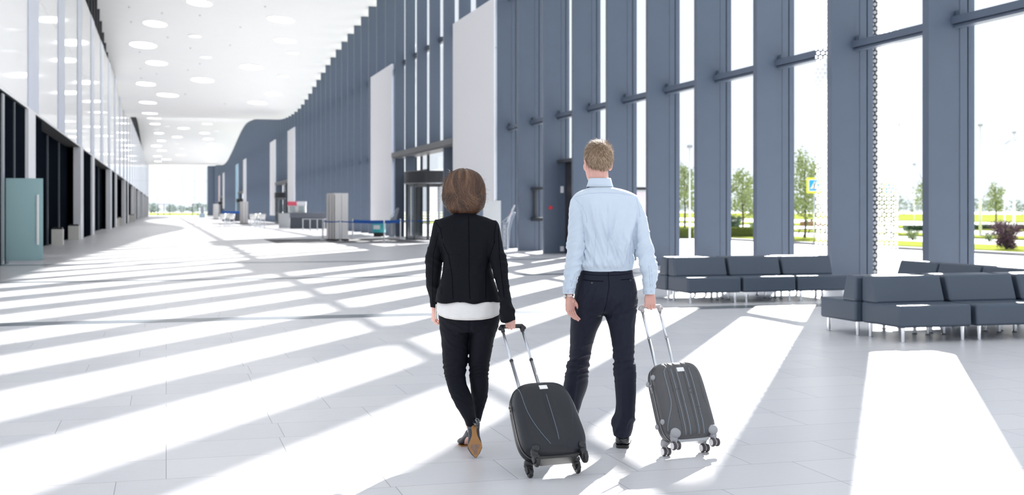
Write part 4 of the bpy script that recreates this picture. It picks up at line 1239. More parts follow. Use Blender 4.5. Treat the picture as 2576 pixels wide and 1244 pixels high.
    # seams, placket lines
    for pts in ([(1449, 494), (1478, 486), (1520, 484), (1560, 486), (1598, 493)], [(1444, 497), (1462, 515), (1474, 540), (1477, 560)], [(1600, 497), (1607, 520), (1610, 545)],
                [(1499, 585), (1497, 620), (1494, 672)], [(1588, 580), (1586, 620), (1583, 668)]):
        P.seam(bv, pts, SE, shirt, .0014)
    P.seam(bv, [(1632, 668), (1634, 690), (1636, 720)], SE, shirt, .0016); P.seam(bv, [(1637, 666), (1640, 690), (1641, 720)], SE, shirt, .0012)
    P.seam(bv, [(1446, 690), (1441, 704), (1437, 720)], SE, shirt, .0014)
    P.button(bv, 1436, 706, .005, MATS['button_blue'], shirt)
    # ---- trousers
    t = MB()
    t.loft([ring(676, 1463, 1592, 7.6, .110), ring(690, 1457, 1594, 7.6, .115), ring(715, 1450, 1601, 7.59, .128), ring(745, 1446, 1603, 7.58, .138), ring(768, 1442, 1602, 7.59, .132), ring(782, 1452, 1592, 7.6, .118), ring(790, 1470, 1570, 7.6, .10)], 40, 5, e=2.3)
    t.loft([ring(740, 1450, 1530, 7.6, .12), ring(790, 1437, 1519, 7.61, .115), ring(837, 1434, 1500, 7.64, .105), ring(886, 1434, 1487, 7.69, .092), ring(905, 1431, 1483, 7.71, .086), ring(925, 1425, 1481, 7.74, .084), ring(968, 1417, 1478, 7.81, .086),
            ring(1010, 1411, 1464, 7.87, .086), ring(1040, 1406, 1456, 7.9, .088), ring(1068, 1400, 1452, 7.93, .092)], 30, 5, e=2.2)
    t.loft([ring(740, 1525, 1602, 7.58, .12), ring(790, 1521, 1601, 7.57, .12), ring(820, 1530, 1597, 7.56, .108), ring(853, 1537, 1596, 7.54, .098), ring(894, 1544, 1595, 7.50, .086), ring(919, 1544, 1597, 7.485, .084), ring(951, 1546, 1600, 7.46, .086),
            ring(1021, 1550, 1599, 7.43, .084), ring(1054, 1541, 1597, 7.42, .098), ring(1080, 1540, 1592, 7.41, .104), ring(1094, 1544, 1588, 7.40, .098)], 30, 5, e=2.2)
    me = organic(t, .0062, 3)
    def wt(c, n):
        px = 1288 + c.x / c.y * FPX; py = HZ - (c.z - CAM_H) / c.y * FPX
        d = 0
        kn = math.exp(-((py - 910) / 38) ** 2); seat = math.exp(-((py - 770) / 40) ** 2); hem = math.exp(-((py - 1060) / 30) ** 2)
        f = noise.noise(Vector((px * .02, py * .07 + px * .02, 1.1))); g = noise.noise(Vector((px * .06 + py * .02, py * .03, 5.5)))
        d += .012 * kn * (ridged(f, .4) - .3) + .010 * seat * (ridged(g, .35) - .3) + .011 * hem * (ridged(g, .4) - .3)
        d += .004 * noise.noise(Vector((px * .03, py * .008, 9.0)))
        # crease under the seat of the right leg
        if px > 1515: 
            yy = 792 - (px - 1520) * .18 + 8 * math.sin((px - 1520) * .05)
            d -= .009 * math.exp(-((py - yy) / 4.5) ** 2) * (1 if n.y < 0 else 0)
        # pressed crease down the back of each leg
        if py > 830:
            cxl = 1466 - (py - 840) * .14 if px < 1515 else 1566
            d += .006 * math.exp(-((px - cxl) / 3.5) ** 2) * (1 if n.y < 0 else 0)
        return d
    displace(me, wt)
    TR = mat('trousers_navy', (0.011, 0.013, 0.026), 0.7, 0, .08, 20, bump=.2, bscale=700, spec=.22)
    tr = P.part('trousers', me, TR); bt = P.tree(tr)
    SD = mat('trouser_seam', (0.002, 0.0025, 0.005), .9, spec=.05)
    P.seam(bt, [(1530, 680), (1532, 720), (1526, 760), (1518, 788)], SD, tr, .0015)
    P.seam(bt, [(1467, 703), (1490, 706), (1518, 707)], SD, tr, .002); P.seam(bt, [(1562, 703), (1580, 702), (1594, 699)], SD, tr, .002)
    P.seam(bt, [(1464, 688), (1500, 692), (1550, 692), (1590, 686)], SD, tr, .0012)
    BT = mat('button_dark', (.05, .05, .06), .25)
    P.button(bt, 1489, 711, .007, BT, tr); P.button(bt, 1586, 704, .007, BT, tr)
    bl = MB(); bl.loft([ring(680, 1464, 1591, 7.6, .108), ring(672, 1464, 1591, 7.6, .108)], 40, 2, e=2.2); P.mbpart('belt', bl, mat('belt_black', (.01, .01, .01), .4))
    # ---- shoes
    SHO = mat('shoe_black', (.008, .009, .013), .22, coat=.4)
    def shoe(heel, direction, nm='shoe'):
        d = Vector((direction[0], direction[1], 0)).normalized(); A = Matrix.Translation(heel) @ Matrix((Vector((d.y, -d.x, 0)), d, Vector((0, 0, 1)))).transposed().to_4x4()
        m = MB(); K = []
        L = [(0.0, .030, .0, .066), (.012, .040, 0, .074), (.06, .044, 0, .080), (.10, .043, 0, .082), (.15, .044, 0, .064), (.20, .048, 0, .048), (.25, .042, 0, .038), (.285, .022, 0, .026)]
        k = 20; vs = []
        for y, w, z0, z1 in L:
            for j in range(k):
                a = 2 * math.pi * j / k; ca, sa = math.cos(a), math.sin(a)
                vs.append((w * math.copysign(abs(ca) ** .7, ca), y, .018 + (z1 - .018) * (.5 + .5 * math.copysign(abs(sa) ** .8, sa)) * (1 - .0 * abs(ca))))
        fs = [tuple(range(k)), tuple(range((len(L) - 1) * k, len(L) * k))[::-1]]
        for i in range(len(L) - 1):
            for j in range(k):
                a = i * k + j; b2 = i * k + (j + 1) % k; fs.append((b2, a, a + k, b2 + k))
        m.add(vs, fs, A); so = P.mbpart(nm, m, SHO)
        out = [(.026, -.004), (.037, .008), (.041, .05), (.041, .10), (.044, .15), (.050, .20), (.043, .25), (.022, .29), (-.022, .29), (-.043, .25), (-.050, .20), (-.044, .15), (-.041, .10), (-.041, .05), (-.037, .008), (-.026, -.004)]
        m = MB(); m.prism(out, .006, .020, 'z', A); m.prism([(x, y) for x, y in [(.026, -.005), (.037, .007), (.041, .05), (.041, .078), (-.041, .078), (-.041, .05), (-.037, .007), (-.026, -.005)]], 0, .02, 'z', A)
        P.mbpart('sole', m, mat('sole_black', (.012, .011, .012), .6), so, smooth=False)
    shoe(Vector((at(1566, 1126, 7.335).x, 7.335, 0)), (.12, 1))
    shoe(Vector((at(1428, 1084, 7.86).x, 7.86, 0)), (-.10, 1))
    # ---- wrist watch
    w = MB(); wc = at(1431.5, 742, 7.50)
    w.loft([(wc + Vector((0, 0, -.006)), .0285, .025), (wc + Vector((0, 0, .006)), .0275, .024)], 28, 2)
    wt_ = P.mbpart('wrist_watch', w, mat('watch_steel', (.60, .56, .50), .25, 1.0, .25, 400), smooth=False)
    Mw = Matrix.Translation(wc + Vector((-.027, -.010, -.004))) @ Vector((-1, -.35, 0)).to_track_quat('Z', 'Y').to_matrix().to_4x4()
    w = MB(); w.lathe([(.0175, -.003), (.0175, .003), (.016, .0045)], 20, Mw); P.mbpart('case', w, MATS['watch_steel'], wt_)
    w = MB(); w.lathe([(.014, .004), (.014, .0052)], 20, Mw); P.mbpart('dial', w, mat('dial', (.8, .8, .78), .2), wt_)
    # ---- short blond hair
    HB = [mat('hair_blond', (.34, .24, .16), .6, 0, .25, 60, spec=.25), mat('hair_light', (.50, .39, .28), .6, 0, .2, 60, spec=.25), mat('hair_dark_blond', (.20, .13, .09), .6, 0, .2, 60, spec=.2)]  # three blond tones mixed strand by strand
    inv = HM.inverted(); rnd = random.Random(11)
    cap = MB(); cap.ball((0, -.014, .030), (.0795, .098, .094), 48)
    cme = cap.mesh('hair')
    bmh = bmesh.new(); bmh.from_mesh(cme)
    def hairline(p):
        """True where hair grows, in head space"""
        a = math.atan2(p.x, -p.y)       # 0 at the back of the head
        lim = -.075 + .045 * min(1, abs(a) / 1.25) ** 2 if abs(a) < 1.45 else -.02 + (abs(a) - 1.45) * .09
        return p.z > lim
    for v in list(bmh.verts):
        if not hairline(v.co): bmh.verts.remove(v)
    for v in bmh.verts:
        v.co *= 1 + .012 * noise.noise(v.co * 55) + .02 * noise.noise(v.co * 22)
    bmh.to_mesh(cme); bmh.free()
    cme.transform(HM); cme.polygons.foreach_set('use_smooth', [True] * len(cme.polygons))
    hair = P.part('hair', cme, HB[0])
    def mk(rnd):
        d = Vector((rnd.gauss(0, 1), rnd.gauss(0, 1), rnd.gauss(0, 1))).normalized()
        p = Vector((d.x * .0785, -.014 + d.y * .097, .030 + d.z * .093))
        if not hairline(p + Vector((0, 0, -.006 * rnd.random()))): return None
        n = Vector((d.x / .0785, d.y / .097, d.z / .093)).normalized()
        # grows from the crown (high at the back) outwards, down at the back, forward on top
        crown = Vector((.012, -.075, .095)); g = (p - crown); g = (g - n * g.dot(n))
        g = g.normalized() if g.length > 1e-4 else n.orthogonal()
        top = max(0, p.z - .05) / .07
        L = rnd.uniform(.014, .022) + .014 * top
        lift = .25 + .35 * top * rnd.random() + (.5 if (p.y > .05 and p.z > .06) else 0) * rnd.random()
        near = math.exp(-((p - crown).length / .035) ** 2); g = Matrix.Rotation(.5 + 1.0 * near, 3, n) @ g
        jt = .2 + .5 * near; g = (g + Vector((rnd.gauss(0, jt), rnd.gauss(0, jt), rnd.gauss(0, jt)))).normalized()
        out = []
        for k in range(4):
            q = k / 3; out.append((HM @ (p + n * (.0005 + L * lift * q * (1 - .2 * q)) + g * L * q), (HM.to_3x3() @ n).normalized()))
        return out
    hair_strips(P, None, HB, 'hair_tufts', 9000, rnd, mk, .0009, hair)
    return P
man = build_man()

# ================================================================== the woman
def build_woman():
    Yb = 7.33
    base = at(1180, 1100, Yb); base.z = 0
    P = Person('woman with a brown bob in a black trouser suit walking away with a suitcase', base)
    b = MB()
    HC = at(1168, 481, 7.36)
    HM = head(b, HC, math.radians(3), .93)
    b.loft([(at(1170, 575, 7.34), .06, .06), (at(1170, 545, 7.34), .050, .054), (at(1169, 510, 7.35), .047, .052), (at(1168, 480, 7.36), .045, .05)], 22, 4)
    b.loft([ring(556, 1130, 1212, Yb, .06), ring(572, 1108, 1238, Yb, .075), ring(630, 1122, 1230, Yb, .085), ring(680, 1124, 1226, Yb, .078), ring(750, 1112, 1248, Yb, .095), ring(800, 1112, 1250, Yb, .09)], 26, 4)
    b.loft([ring(566, 1096, 1118, 7.33, .032), ring(640, 1084, 1108, 7.36, .034), ring(700, 1080, 1102, 7.42, .03), ring(772, 1083, 1099, 7.50, .021)], 18, 4)
    b.loft([ring(566, 1226, 1250, 7.33, .032), ring(650, 1240, 1266, 7.27, .034), ring(730, 1264, 1281, 7.19, .024), ring(790, 1275, 1290, 7.11, .018)], 18, 4)
    b.loft([ring(770, 1120, 1180, 7.33, .075), ring(880, 1122, 1166, 7.35, .062), ring(945, 1130, 1162, 7.34, .048), ring(1000, 1144, 1178, 7.25, .046), ring(1045, 1164, 1188, 7.17, .030), ring(1078, 1174, 1189, 7.15, .022)], 22, 4)
    b.loft([ring(770, 1188, 1246, 7.33, .075), ring(880, 1192, 1234, 7.34, .062), ring(945, 1190, 1222, 7.36, .048), ring(1000, 1192, 1222, 7.34, .045), ring(1060, 1184, 1204, 7.31, .030), ring(1085, 1178, 1200, 7.30, .030)], 22, 4)
    # feet inside the shoes
    T0 = at(1188, 1062, 7.08); T1_ = at(1194, 1108, 7.02); T2_ = at(1195, 1140, 7.03)
    b.tube([at(1182, 1070, 7.15), at(1184, 1082, 7.13), T1_ + Vector((0, .05, 0)), T2_ + Vector((0, .04, .01))], [.022, .020, .020, .010], 16, round_=True)
    F0 = Vector((at(1188, 1080, 7.30).x, 7.28, .095)); F1 = Vector((at(1172, 1100, 7.42).x, 7.41, .035)); F2 = Vector((at(1163, 1110, 7.5).x, 7.50, .018))
    b.tube([F0, F1, F2], [.028, .027, .012], 16, round_=True)
    # hands
    Wl = at(1092, 776, 7.50)
    hand(b, Wl, Vector((-.02, .10, -1)), Vector((.9, .35, 0)), Vector((.3, .95, 0)), .86, curl=(.75, .85, .95, 1.0), seg=(.9, 1.1, .9), thumb=(.3, .3, .3), spread=.01)
    Wr = at(1283, 785, 7.11)
    hand(b, Wr, Vector((.02, .02, -1)), Vector((-.2, 1, 0)), Vector((.97, .2, 0)), .80, curl=(1.0, 1.0, 1.0, 1.0), seg=(.22, 1.5, 1.35), thumb=(.1, .2, .9), spread=.0, fat=1.10)
    me = organic(b, .0026, 2)
    body = P.part('body', me, SKIN_W)
    eyes(HM, P.root, base)
    # ---- blazer
    s = MB()
    s.loft([ring(535, 1148, 1190, Yb, .055), ring(541, 1134, 1204, Yb, .070), ring(548, 1110, 1228, Yb, .086), ring(556, 1096, 1244, Yb, .094), ring(575, 1094, 1247, Yb, .102), ring(600, 1099, 1246, Yb, .106), ring(635, 1112, 1240, Yb, .104),
            ring(672, 1115, 1236, Yb, .098), ring(700, 1110, 1242, Yb, .108), ring(730, 1101, 1252, Yb, .132), ring(750, 1096, 1258, Yb, .150), ring(757, 1093, 1261, Yb, .154)], 40, 5, e=2.3)
    s.loft([ring(551, 1094, 1122, 7.33, .04), ring(566, 1088, 1126, 7.33, .05), ring(600, 1082, 1120, 7.34, .052), ring(635, 1073, 1115, 7.355, .054), ring(660, 1070, 1113, 7.37, .052), ring(700, 1072, 1108, 7.41, .046), ring(730, 1073, 1106, 7.45, .043), ring(752, 1078, 1103, 7.48, .038), ring(775, 1079, 1102, 7.50, .036)], 26, 5)
    s.loft([ring(553, 1220, 1248, 7.33, .04), ring(568, 1222, 1257, 7.33, .05), ring(619, 1226, 1266, 7.29, .052), ring(660, 1234, 1276, 7.26, .052), ring(710, 1247, 1280, 7.21, .046), ring(755, 1259, 1286, 7.16, .042), ring(778, 1261, 1297, 7.125, .046), ring(806, 1263, 1301, 7.10, .046)], 26, 5)
    me = organic(s, .0056, 3)
    def wj(c, n):
        px = 1288 + c.x / c.y * FPX; py = HZ - (c.z - CAM_H) / c.y * FPX
        d = .0035 * noise.noise(Vector((px * .03, py * .014, 3.3)))
        if px < 1112 or px > 1252:
            el = math.exp(-((py - 650) / 40) ** 2) + math.exp(-((py - 735) / 22) ** 2) + math.exp(-((py - 785) / 16) ** 2) * (px > 1252)
            d += .007 * el * (ridged(noise.noise(Vector((px * .02, py * .05 - px * .02, 8.8))), .4) - .3)
        elif 640 < py < 700:
            d += .003 * ridged(noise.noise(Vector((px * .03, py * .06, 4.4))), .4)
        if py > 700: d += .006 * math.sin((px - 1175) * .085) * (py - 700) / 55
        return d
    displace(me, wj)
    BZ = mat('blazer_black', (0.004, 0.0048, 0.008), 0.7, 0, .08, 20, bump=.15, bscale=800, spec=.12)
    jk = P.part('blazer', me, BZ); bj = P.tree(jk)
    SJ = mat('blazer_seam', (.001, .001, .002), .9, spec=.0)
    for pts in ([(1179, 545), (1180, 620), (1180, 700), (1182, 752)], [(1114, 612), (1128, 640), (1137, 690), (1140, 752)], [(1245, 606), (1234, 640), (1222, 680), (1222, 750)],
                [(1094, 556), (1108, 575), (1113, 600)], [(1248, 560), (1244, 585), (1243, 610)], [(1103, 585), (1090, 640), (1088, 700), (1089, 765)], [(1254, 575), (1256, 640), (1263, 700), (1268, 745)]):
        P.seam(bj, pts, SJ, jk, .0013)
    # collarless neckline band
    # ---- blouse tail below the blazer
    n = 56; vs = []; fs = []; rows = 7
    cc = at(1180, 750, Yb)
    for i in range(rows + 1):
        q = i / rows
        for j in range(n):
            a = 2 * math.pi * j / n; ca, sa = math.cos(a), math.sin(a)
            back = max(0, -sa)
            drop = .055 + .062 * back ** .6 if sa < 0 else .055
            rx = .181 + .012 * min(1, q * 2.2); ry = .132 + .018 * min(1, q * 2.2)
            w = .0025 * math.sin(a * 17 + q * 3) * q
            vs.append(cc + Vector(((rx + w) * math.copysign(abs(ca) ** .87, ca), (ry + w) * math.copysign(abs(sa) ** .87, sa), .015 - (drop + .015) * q)))
    for i in range(rows):
        for j in range(n):
            a = i * n + j; b2 = i * n + (j + 1) % n; fs.append((a, a + n, b2 + n, b2))
    c = MB(); c.add(vs, fs)
    BLM = mat('blouse_white', (.68, .67, .66), .6, 0, .04, 40, bump=.3, bscale=120)
    bl = P.mbpart('blouse', c, BLM); md = bl.modifiers.new('t', 'SOLIDIFY'); md.thickness = .002
    hem = [vs[rows * n + j] for j in range(n)] + [vs[rows * n]]
    c = MB(); c.tube(hem, .0014, 6, cap=False); P.mbpart('blouse_hem', c, mat('hem_cream', (.78, .72, .66), .6), bl)
    # ---- trousers
    t = MB()
    t.loft([ring(735, 1112, 1248, Yb, .105), ring(765, 1105, 1255, Yb, .122), ring(795, 1104, 1258, 7.325, .130), ring(820, 1106, 1254, Yb, .118), ring(832, 1107, 1251, Yb, .105)], 40, 5, e=2.3)
    t.loft([ring(790, 1108, 1190, 7.33, .11), ring(828, 1107, 1186, 7.34, .108), ring(850, 1109, 1181, 7.345, .10), ring(881, 1112, 1178, 7.35, .090), ring(920, 1115, 1174, 7.35, .080), ring(945, 1119, 1171, 7.335, .074), ring(965, 1124, 1174, 7.31, .070), ring(988, 1131, 1184, 7.27, .068),
            ring(1015, 1144, 1191, 7.21, .062), ring(1041, 1159, 1197, 7.155, .055), ring(1056, 1168, 1199, 7.14, .050), ring(1070, 1173, 1196, 7.135, .046)], 28, 5, e=2.1)
    t.loft([ring(790, 1172, 1257, 7.33, .11), ring(828, 1182, 1251, 7.33, .108), ring(850, 1182, 1244, 7.335, .098), ring(881, 1181, 1238, 7.34, .088), ring(917, 1180, 1231, 7.35, .078), ring(945, 1181, 1229, 7.355, .073), ring(966, 1183, 1229, 7.35, .072), ring(1000, 1186, 1226, 7.34, .068),
            ring(1023, 1188, 1219, 7.33, .062), ring(1045, 1188, 1213, 7.32, .056), ring(1060, 1187, 1209, 7.31, .050)], 28, 5, e=2.1)
    me = organic(t, .0056, 3)
    def wp(c, n):
        px = 1288 + c.x / c.y * FPX; py = HZ - (c.z - CAM_H) / c.y * FPX
        kn = math.exp(-((py - 930) / 26) ** 2); th = math.exp(-((py - 840) / 50) ** 2); lo = math.exp(-((py - 1010) / 25) ** 2)
        f = noise.noise(Vector((px * .02, py * .11 + px * .015, 1.9))); g = noise.noise(Vector((px * .03, py * .06 - px * .03, 6.1)))
        d = .007 * kn * (ridged(f, .45) - .35) + .004 * th * (ridged(g, .4) - .3) + .004 * lo * (ridged(g, .4) - .3)
        if n.y < 0: d -= .006 * math.exp(-((px - 1183) / 4) ** 2) * (1 if 800 < py < 835 else 0)
        return d
    displace(me, wp)
    PB = mat('trousers_black', (0.005, 0.0055, 0.010), 0.7, 0, .08, 20, bump=.15, bscale=700, spec=.14)
    tr = P.part('trousers', me, PB)
    # ---- court shoes with tan soles
    PAT = mat('patent_leather', (.010, .011, .015), .10, coat=.8); SNK = mat('textured_leather', (.018, .020, .028), .35, 0, .5, 300, bump=.5, bscale=260)
    TAN = mat('tan_sole', (.36, .17, .055), .5, 0, .22, 18, bump=.1, bscale=120); WORN = mat('worn_sole', (.24, .15, .11), .75, 0, .3, 60)
    # lifted shoe: sole towards the camera, toe on the floor
    heel = at(1191, 1052, 7.095); toe = at(1197, 1151, 7.02)
    ax = (toe - heel).normalized(); side = Vector((1, .12, 0)); side = (side - ax * side.dot(ax)).normalized(); nrm = ax.cross(side).normalized()
    if nrm.y > 0: nrm = -nrm                       # points out of the sole, at the camera
    L = (toe - heel).length
    A = Matrix((side, nrm, ax)).transposed().to_4x4(); A.translation = heel
    vs = []; k = 22
    prof = [(-.05, .022, .050, -.022), (.0, .036, .054, -.020), (.10, .040, .052, -.016), (.25, .034, .050, -.012), (.42, .034, .050, -.004), (.60, .041, .046, .0), (.74, .043, .040, .0), (.88, .026, .030, .0), (.985, .006, .014, .0)]
    for q, w, dp, y0 in prof:
        for j in range(k):
            a = 2 * math.pi * j / k; ca, sa = math.cos(a), math.sin(a)
            vs.append((w * math.copysign(abs(ca) ** .8, ca), y0 - dp * .5 + dp * .5 * sa, q * L))
    fs = [tuple(range(k)), tuple(range((len(prof) - 1) * k, len(prof) * k))[::-1]]
    for i in range(len(prof) - 1):
        for j in range(k):
            a = i * k + j; b2 = i * k + (j + 1) % k; fs.append((b2, a, a + k, b2 + k))
    m = MB(); m.add(vs, fs, A); sh = P.mbpart('shoe', m, SNK)
    m = MB(); vs2 = [v for v in vs[:k * 5]]; fs2 = [tuple(range(k))] + [(i * k + (j + 1) % k, i * k + j, (i + 1) * k + j, (i + 1) * k + (j + 1) % k) for i in range(4) for j in range(k)]
    vs2 = [(x * 1.05, y * 1.03 + .001, z) for x, y, z in vs2[:k * 4]]; fs2 = [tuple(range(k))] + [(i * k + (j + 1) % k, i * k + j, (i + 1) * k + j, (i + 1) * k + (j + 1) % k) for i in range(3) for j in range(k)]
    m.add(vs2, fs2, A); P.mbpart('heel_counter', m, PAT, sh)
    so = [(.006, .165), (.013, .19), (.0155, .24), (.014, .34), (.017, .44), (.026, .54), (.037, .63), (.0405, .70), (.038, .76), (.025, .86), (.010, .96), (.0, .995)]
    out = [(x, q * L) for x, q in so] + [(-x * (1.0 if q > .5 else .95), q * L) for x, q in so[::-1][1:]]
    def yso(q): return .002 if q > .5 else .002 - .022 * ((.5 - q) / .35) * .8
    vs = []; nn = len(out)
    for off in (0, .004):
        for x, z in out: vs.append((x, yso(z / L) + off, z))
    fs = [(i, (i + 1) % nn, nn + (i + 1) % nn, nn + i) for i in range(nn)]
    half = len(so) - 1
    for off in (0, nn):
        for i in range(half):
            a, b2 = i, (nn - 1 - i); c2, d2 = i + 1, (nn - 2 - i)
            if c2 == d2: fs.append((a + off, c2 + off, b2 + off))
            else: fs.append((a + off, c2 + off, d2 + off, b2 + off))
    m = MB(); m.add(vs, fs, A); P.mbpart('sole', m, TAN, sh, smooth=False)
    m = MB(); m.prism([(-.026, .66 * L), (.027, .66 * L), (.026, .72 * L), (.012, .80 * L), (.010, .90 * L), (-.008, .92 * L), (-.012, .84 * L), (-.026, .74 * L)], .0062, .0068, 'y', A); P.mbpart('worn_patch', m, WORN, sh, smooth=False)
    # stiletto pointing back at the camera
    hb = A @ Vector((.004, -.012, .10 * L)); he = A @ Vector((.016, .062, .22 * L))
    m = MB(); m.tube([A @ Vector((.002, -.03, .03 * L)), hb, hb.lerp(he, .5), he], [.022, .019, .0085, .0065], 14); P.mbpart('heel', m, PAT, sh)
    # planted shoe
    hp = Vector((at(1187, 1130, 7.27).x, 7.27, 0)); tp = Vector((at(1160, 1120, 7.50).x, 7.49, 0))
    d = (tp - hp).normalized(); B = Matrix((Vector((d.y, -d.x, 0)), d, Vector((0, 0, 1)))).transposed().to_4x4(); B.translation = hp
    Lf = (tp - hp).length; vs = []
    prof = [(-.02, .018, .075, .125), (.0, .028, .075, .135), (.15, .032, .070, .125), (.35, .032, .048, .090), (.55, .034, .018, .062), (.70, .040, .006, .052), (.82, .037, .005, .042), (.93, .020, .005, .028), (1.0, .004, .006, .012)]
    for q, w, z0, z1 in prof:
        for j in range(k):
            a = 2 * math.pi * j / k; ca, sa = math.cos(a), math.sin(a)
            vs.append((w * math.copysign(abs(ca) ** .8, ca), q * Lf, (z0 + z1) / 2 + (z1 - z0) / 2 * sa))
    fs = [tuple(range(k)), tuple(range((len(prof) - 1) * k, len(prof) * k))[::-1]]
    for i in range(len(prof) - 1):
        for j in range(k):
            a = i * k + j; b2 = i * k + (j + 1) % k; fs.append((b2, a, a + k, b2 + k))
    m = MB(); m.add(vs, fs, B); sh2 = P.mbpart('shoe', m, SNK)
    m = MB(); m.tube([B @ Vector((0, .02, .085)), B @ Vector((0, .01, .05)), B @ Vector((0, .005, .0))], [.020, .009, .006], 12); P.mbpart('heel', m, PAT, sh2)
    m = MB(); m.prism([(-.030, .55 * Lf), (.030, .55 * Lf), (.035, .72 * Lf), (.030, .84 * Lf), (.004, .98 * Lf), (-.004, .98 * Lf), (-.030, .84 * Lf), (-.035, .72 * Lf)], .0, .006, 'z', B); P.mbpart('sole', m, TAN, sh2, smooth=False)
    # ---- hair: a full rounded bob
    HR_ = [mat('hair_brown', (.085, .038, .020), .38, 0, .3, 90), mat('hair_gold', (.17, .085, .042), .36, 0, .3, 90), mat('hair_deep', (.045, .021, .012), .4, 0, .3, 90), mat('hair_mid', (.115, .054, .028), .36, 0, .3, 90)]
    hv = MB()
    K = [(538, 1150, 1188, .055), (532, 1136, 1202, .072), (522, 1125, 1212, .086), (508, 1118, 1218, .100), (490, 1114.5, 1221, .110), (470, 1116, 1220, .115), (452, 1122, 1214, .110), (438, 1132, 1203, .094), (430, 1143, 1192, .073), (426, 1152, 1182, .05), (424, 1160, 1175, .025)]
    rings = [ring(py, xl, xr, 7.36 + (.0 if py < 500 else -.01), dd) for py, xl, xr, dd in K]
    hv.loft(rings, 48, 5, e=2.15)
    me = organic(hv, .004, 2)
    part_x = (at(1169, 430, 7.3)).x
    def wh(c, n):
        d = .004 * noise.noise(Vector((c.x * 30 + c.z * 6, c.y * 30, c.z * 7))) + .003 * noise.noise(Vector((c.x * 90, c.y * 90, c.z * 12)))
        d -= .006 * math.exp(-((c.x - part_x) / .006) ** 2) * (1 if c.z > at(0, 460, 7.3).z and n.z > -.1 else 0)
        return d
    displace(me, wh)
    hair = P.part('hair', me, HR_[0]); bh = P.tree(hair)
    top = at(1169, 427, 7.34); rnd = random.Random(5)
    cen = at(1168, 482, 7.36)
    zt = at(0, 424, 7.36).z; zb = at(0, 538, 7.36).z
    def mk(rnd):
        """a lock running from the parting over the volume and turning in at the nape"""
        a0 = rnd.uniform(-math.pi, math.pi)
        s0 = rnd.random() ** 1.2 * .75; ln = rnd.uniform(.22, .5)
        sgn = 1 if math.cos(a0) > 0 else -1
        out = []; ph = rnd.uniform(0, 6.28); lift = rnd.uniform(.0, .0022) + (.005 * rnd.random() if rnd.random() < .05 else 0)
        wob = .9 * noise.noise(Vector((math.cos(a0) * 1.6, math.sin(a0) * 1.6, s0 * 1.5))) + rnd.gauss(0, .05)
        for k in range(10):
            q = s0 + ln * k / 9
            if q > 1.03: break
            el = math.pi / 2 - q * math.pi * .93
            a = a0 + wob * (k / 9) ** 1.5 * (1 + 1.2 * max(0, q - .75)) + .012 * math.sin(ph + k * .8)
            dr = Vector((math.cos(a) * math.cos(el), math.sin(a) * math.cos(el), math.sin(el)))
            hit = bh.ray_cast(cen + dr * .4, -dr)
            if hit[0] is None: break
            out.append((hit[0] + hit[1] * (lift * (.3 + k / 9) + .0006), hit[1]))
        if len(out) < 4: return None
        c_ = noise.noise(Vector((math.cos(a0) * 5, math.sin(a0) * 5, s0 * 2.5))) + .35 * q + rnd.gauss(0, .12)
        return out, (2 if c_ < .0 else 0 if c_ < .28 else 3 if c_ < .50 else 1)
    hair_strips(P, None, HR_, 'hair_locks', 9000, rnd, mk, .0011, hair)
    def mk2(rnd):
        """layered ends that flick sideways over the lower half"""
        a0 = rnd.uniform(-math.pi, math.pi); s0 = rnd.uniform(.50, .86); ln = rnd.uniform(.10, .22); dirn = -1 if math.sin(a0 * 2 + 1) > -.3 else 1
        out = []; cv = rnd.uniform(.3, .9) * dirn; lift = rnd.uniform(.002, .009)
        for k in range(8):
            t_ = k / 7; q = s0 + ln * math.sin(t_ * 1.5)
            if q > 1.02: break
            el = math.pi / 2 - q * math.pi * .93; a = a0 + cv * t_ * t_
            dr = Vector((math.cos(a) * math.cos(el), math.sin(a) * math.cos(el), math.sin(el)))
            hit = bh.ray_cast(cen + dr * .4, -dr)
            if hit[0] is None: break
            out.append((hit[0] + hit[1] * (.0008 + lift * math.sin(t_ * 2.6)), hit[1]))
        if len(out) < 4: return None
        c_ = noise.noise(Vector((a0 * 3, s0 * 6, 1.1))) + rnd.gauss(0, .2)
        return out, (2 if c_ < -.2 else 0 if c_ < .02 else 3 if c_ < .25 else 1)
    hair_strips(P, None, HR_, 'hair_ends', 2200, rnd, mk2, .0012, hair)
    # stray flyaway hairs
    fly = MB()
    for _ in range(90):
        a = rnd.uniform(2.2, 3.9) if rnd.random() < .75 else rnd.uniform(-.7, .6); el = rnd.uniform(-.5, .9)
        dr = Vector((math.cos(a) * math.cos(el), math.sin(a) * math.cos(el) * .6, math.sin(el))).normalized(); hit = bh.ray_cast(cen + dr * .4, -dr)
        if hit[0] is None: continue
        p = hit[0]; pts = [p]; v = (hit[1] + Vector((rnd.gauss(0, .5), rnd.gauss(0, .5), rnd.gauss(0, .6) + .4))).normalized()
        for k in range(6):
            v = (v + Vector((rnd.gauss(0, .25), rnd.gauss(0, .25), -.18))).normalized(); p = p + v * rnd.uniform(.004, .008); pts.append(p)
        fly.tube(pts, .00035, 4)
    P.mbpart('stray_hairs', fly, HR_[1], hair)['kind'] = 'stuff'
    return P
woman = build_woman()
# phone in the woman's left hand
p = at(1098, 782, 7.47); t = thing('phone', 'slim pale phone held in the woman\'s left hand', 'phone', p)
mb = MB(); mb.box((-.004, -.036, -.045), (.004, .036, .045)); mb.build('case', mat('phone_cream', (.75, .70, .62), .3), t, bevel=.003)
mb = MB(); mb.box((.004, -.033, -.042), (.0045, .033, .042)); mb.build('screen', BLACKP, t)

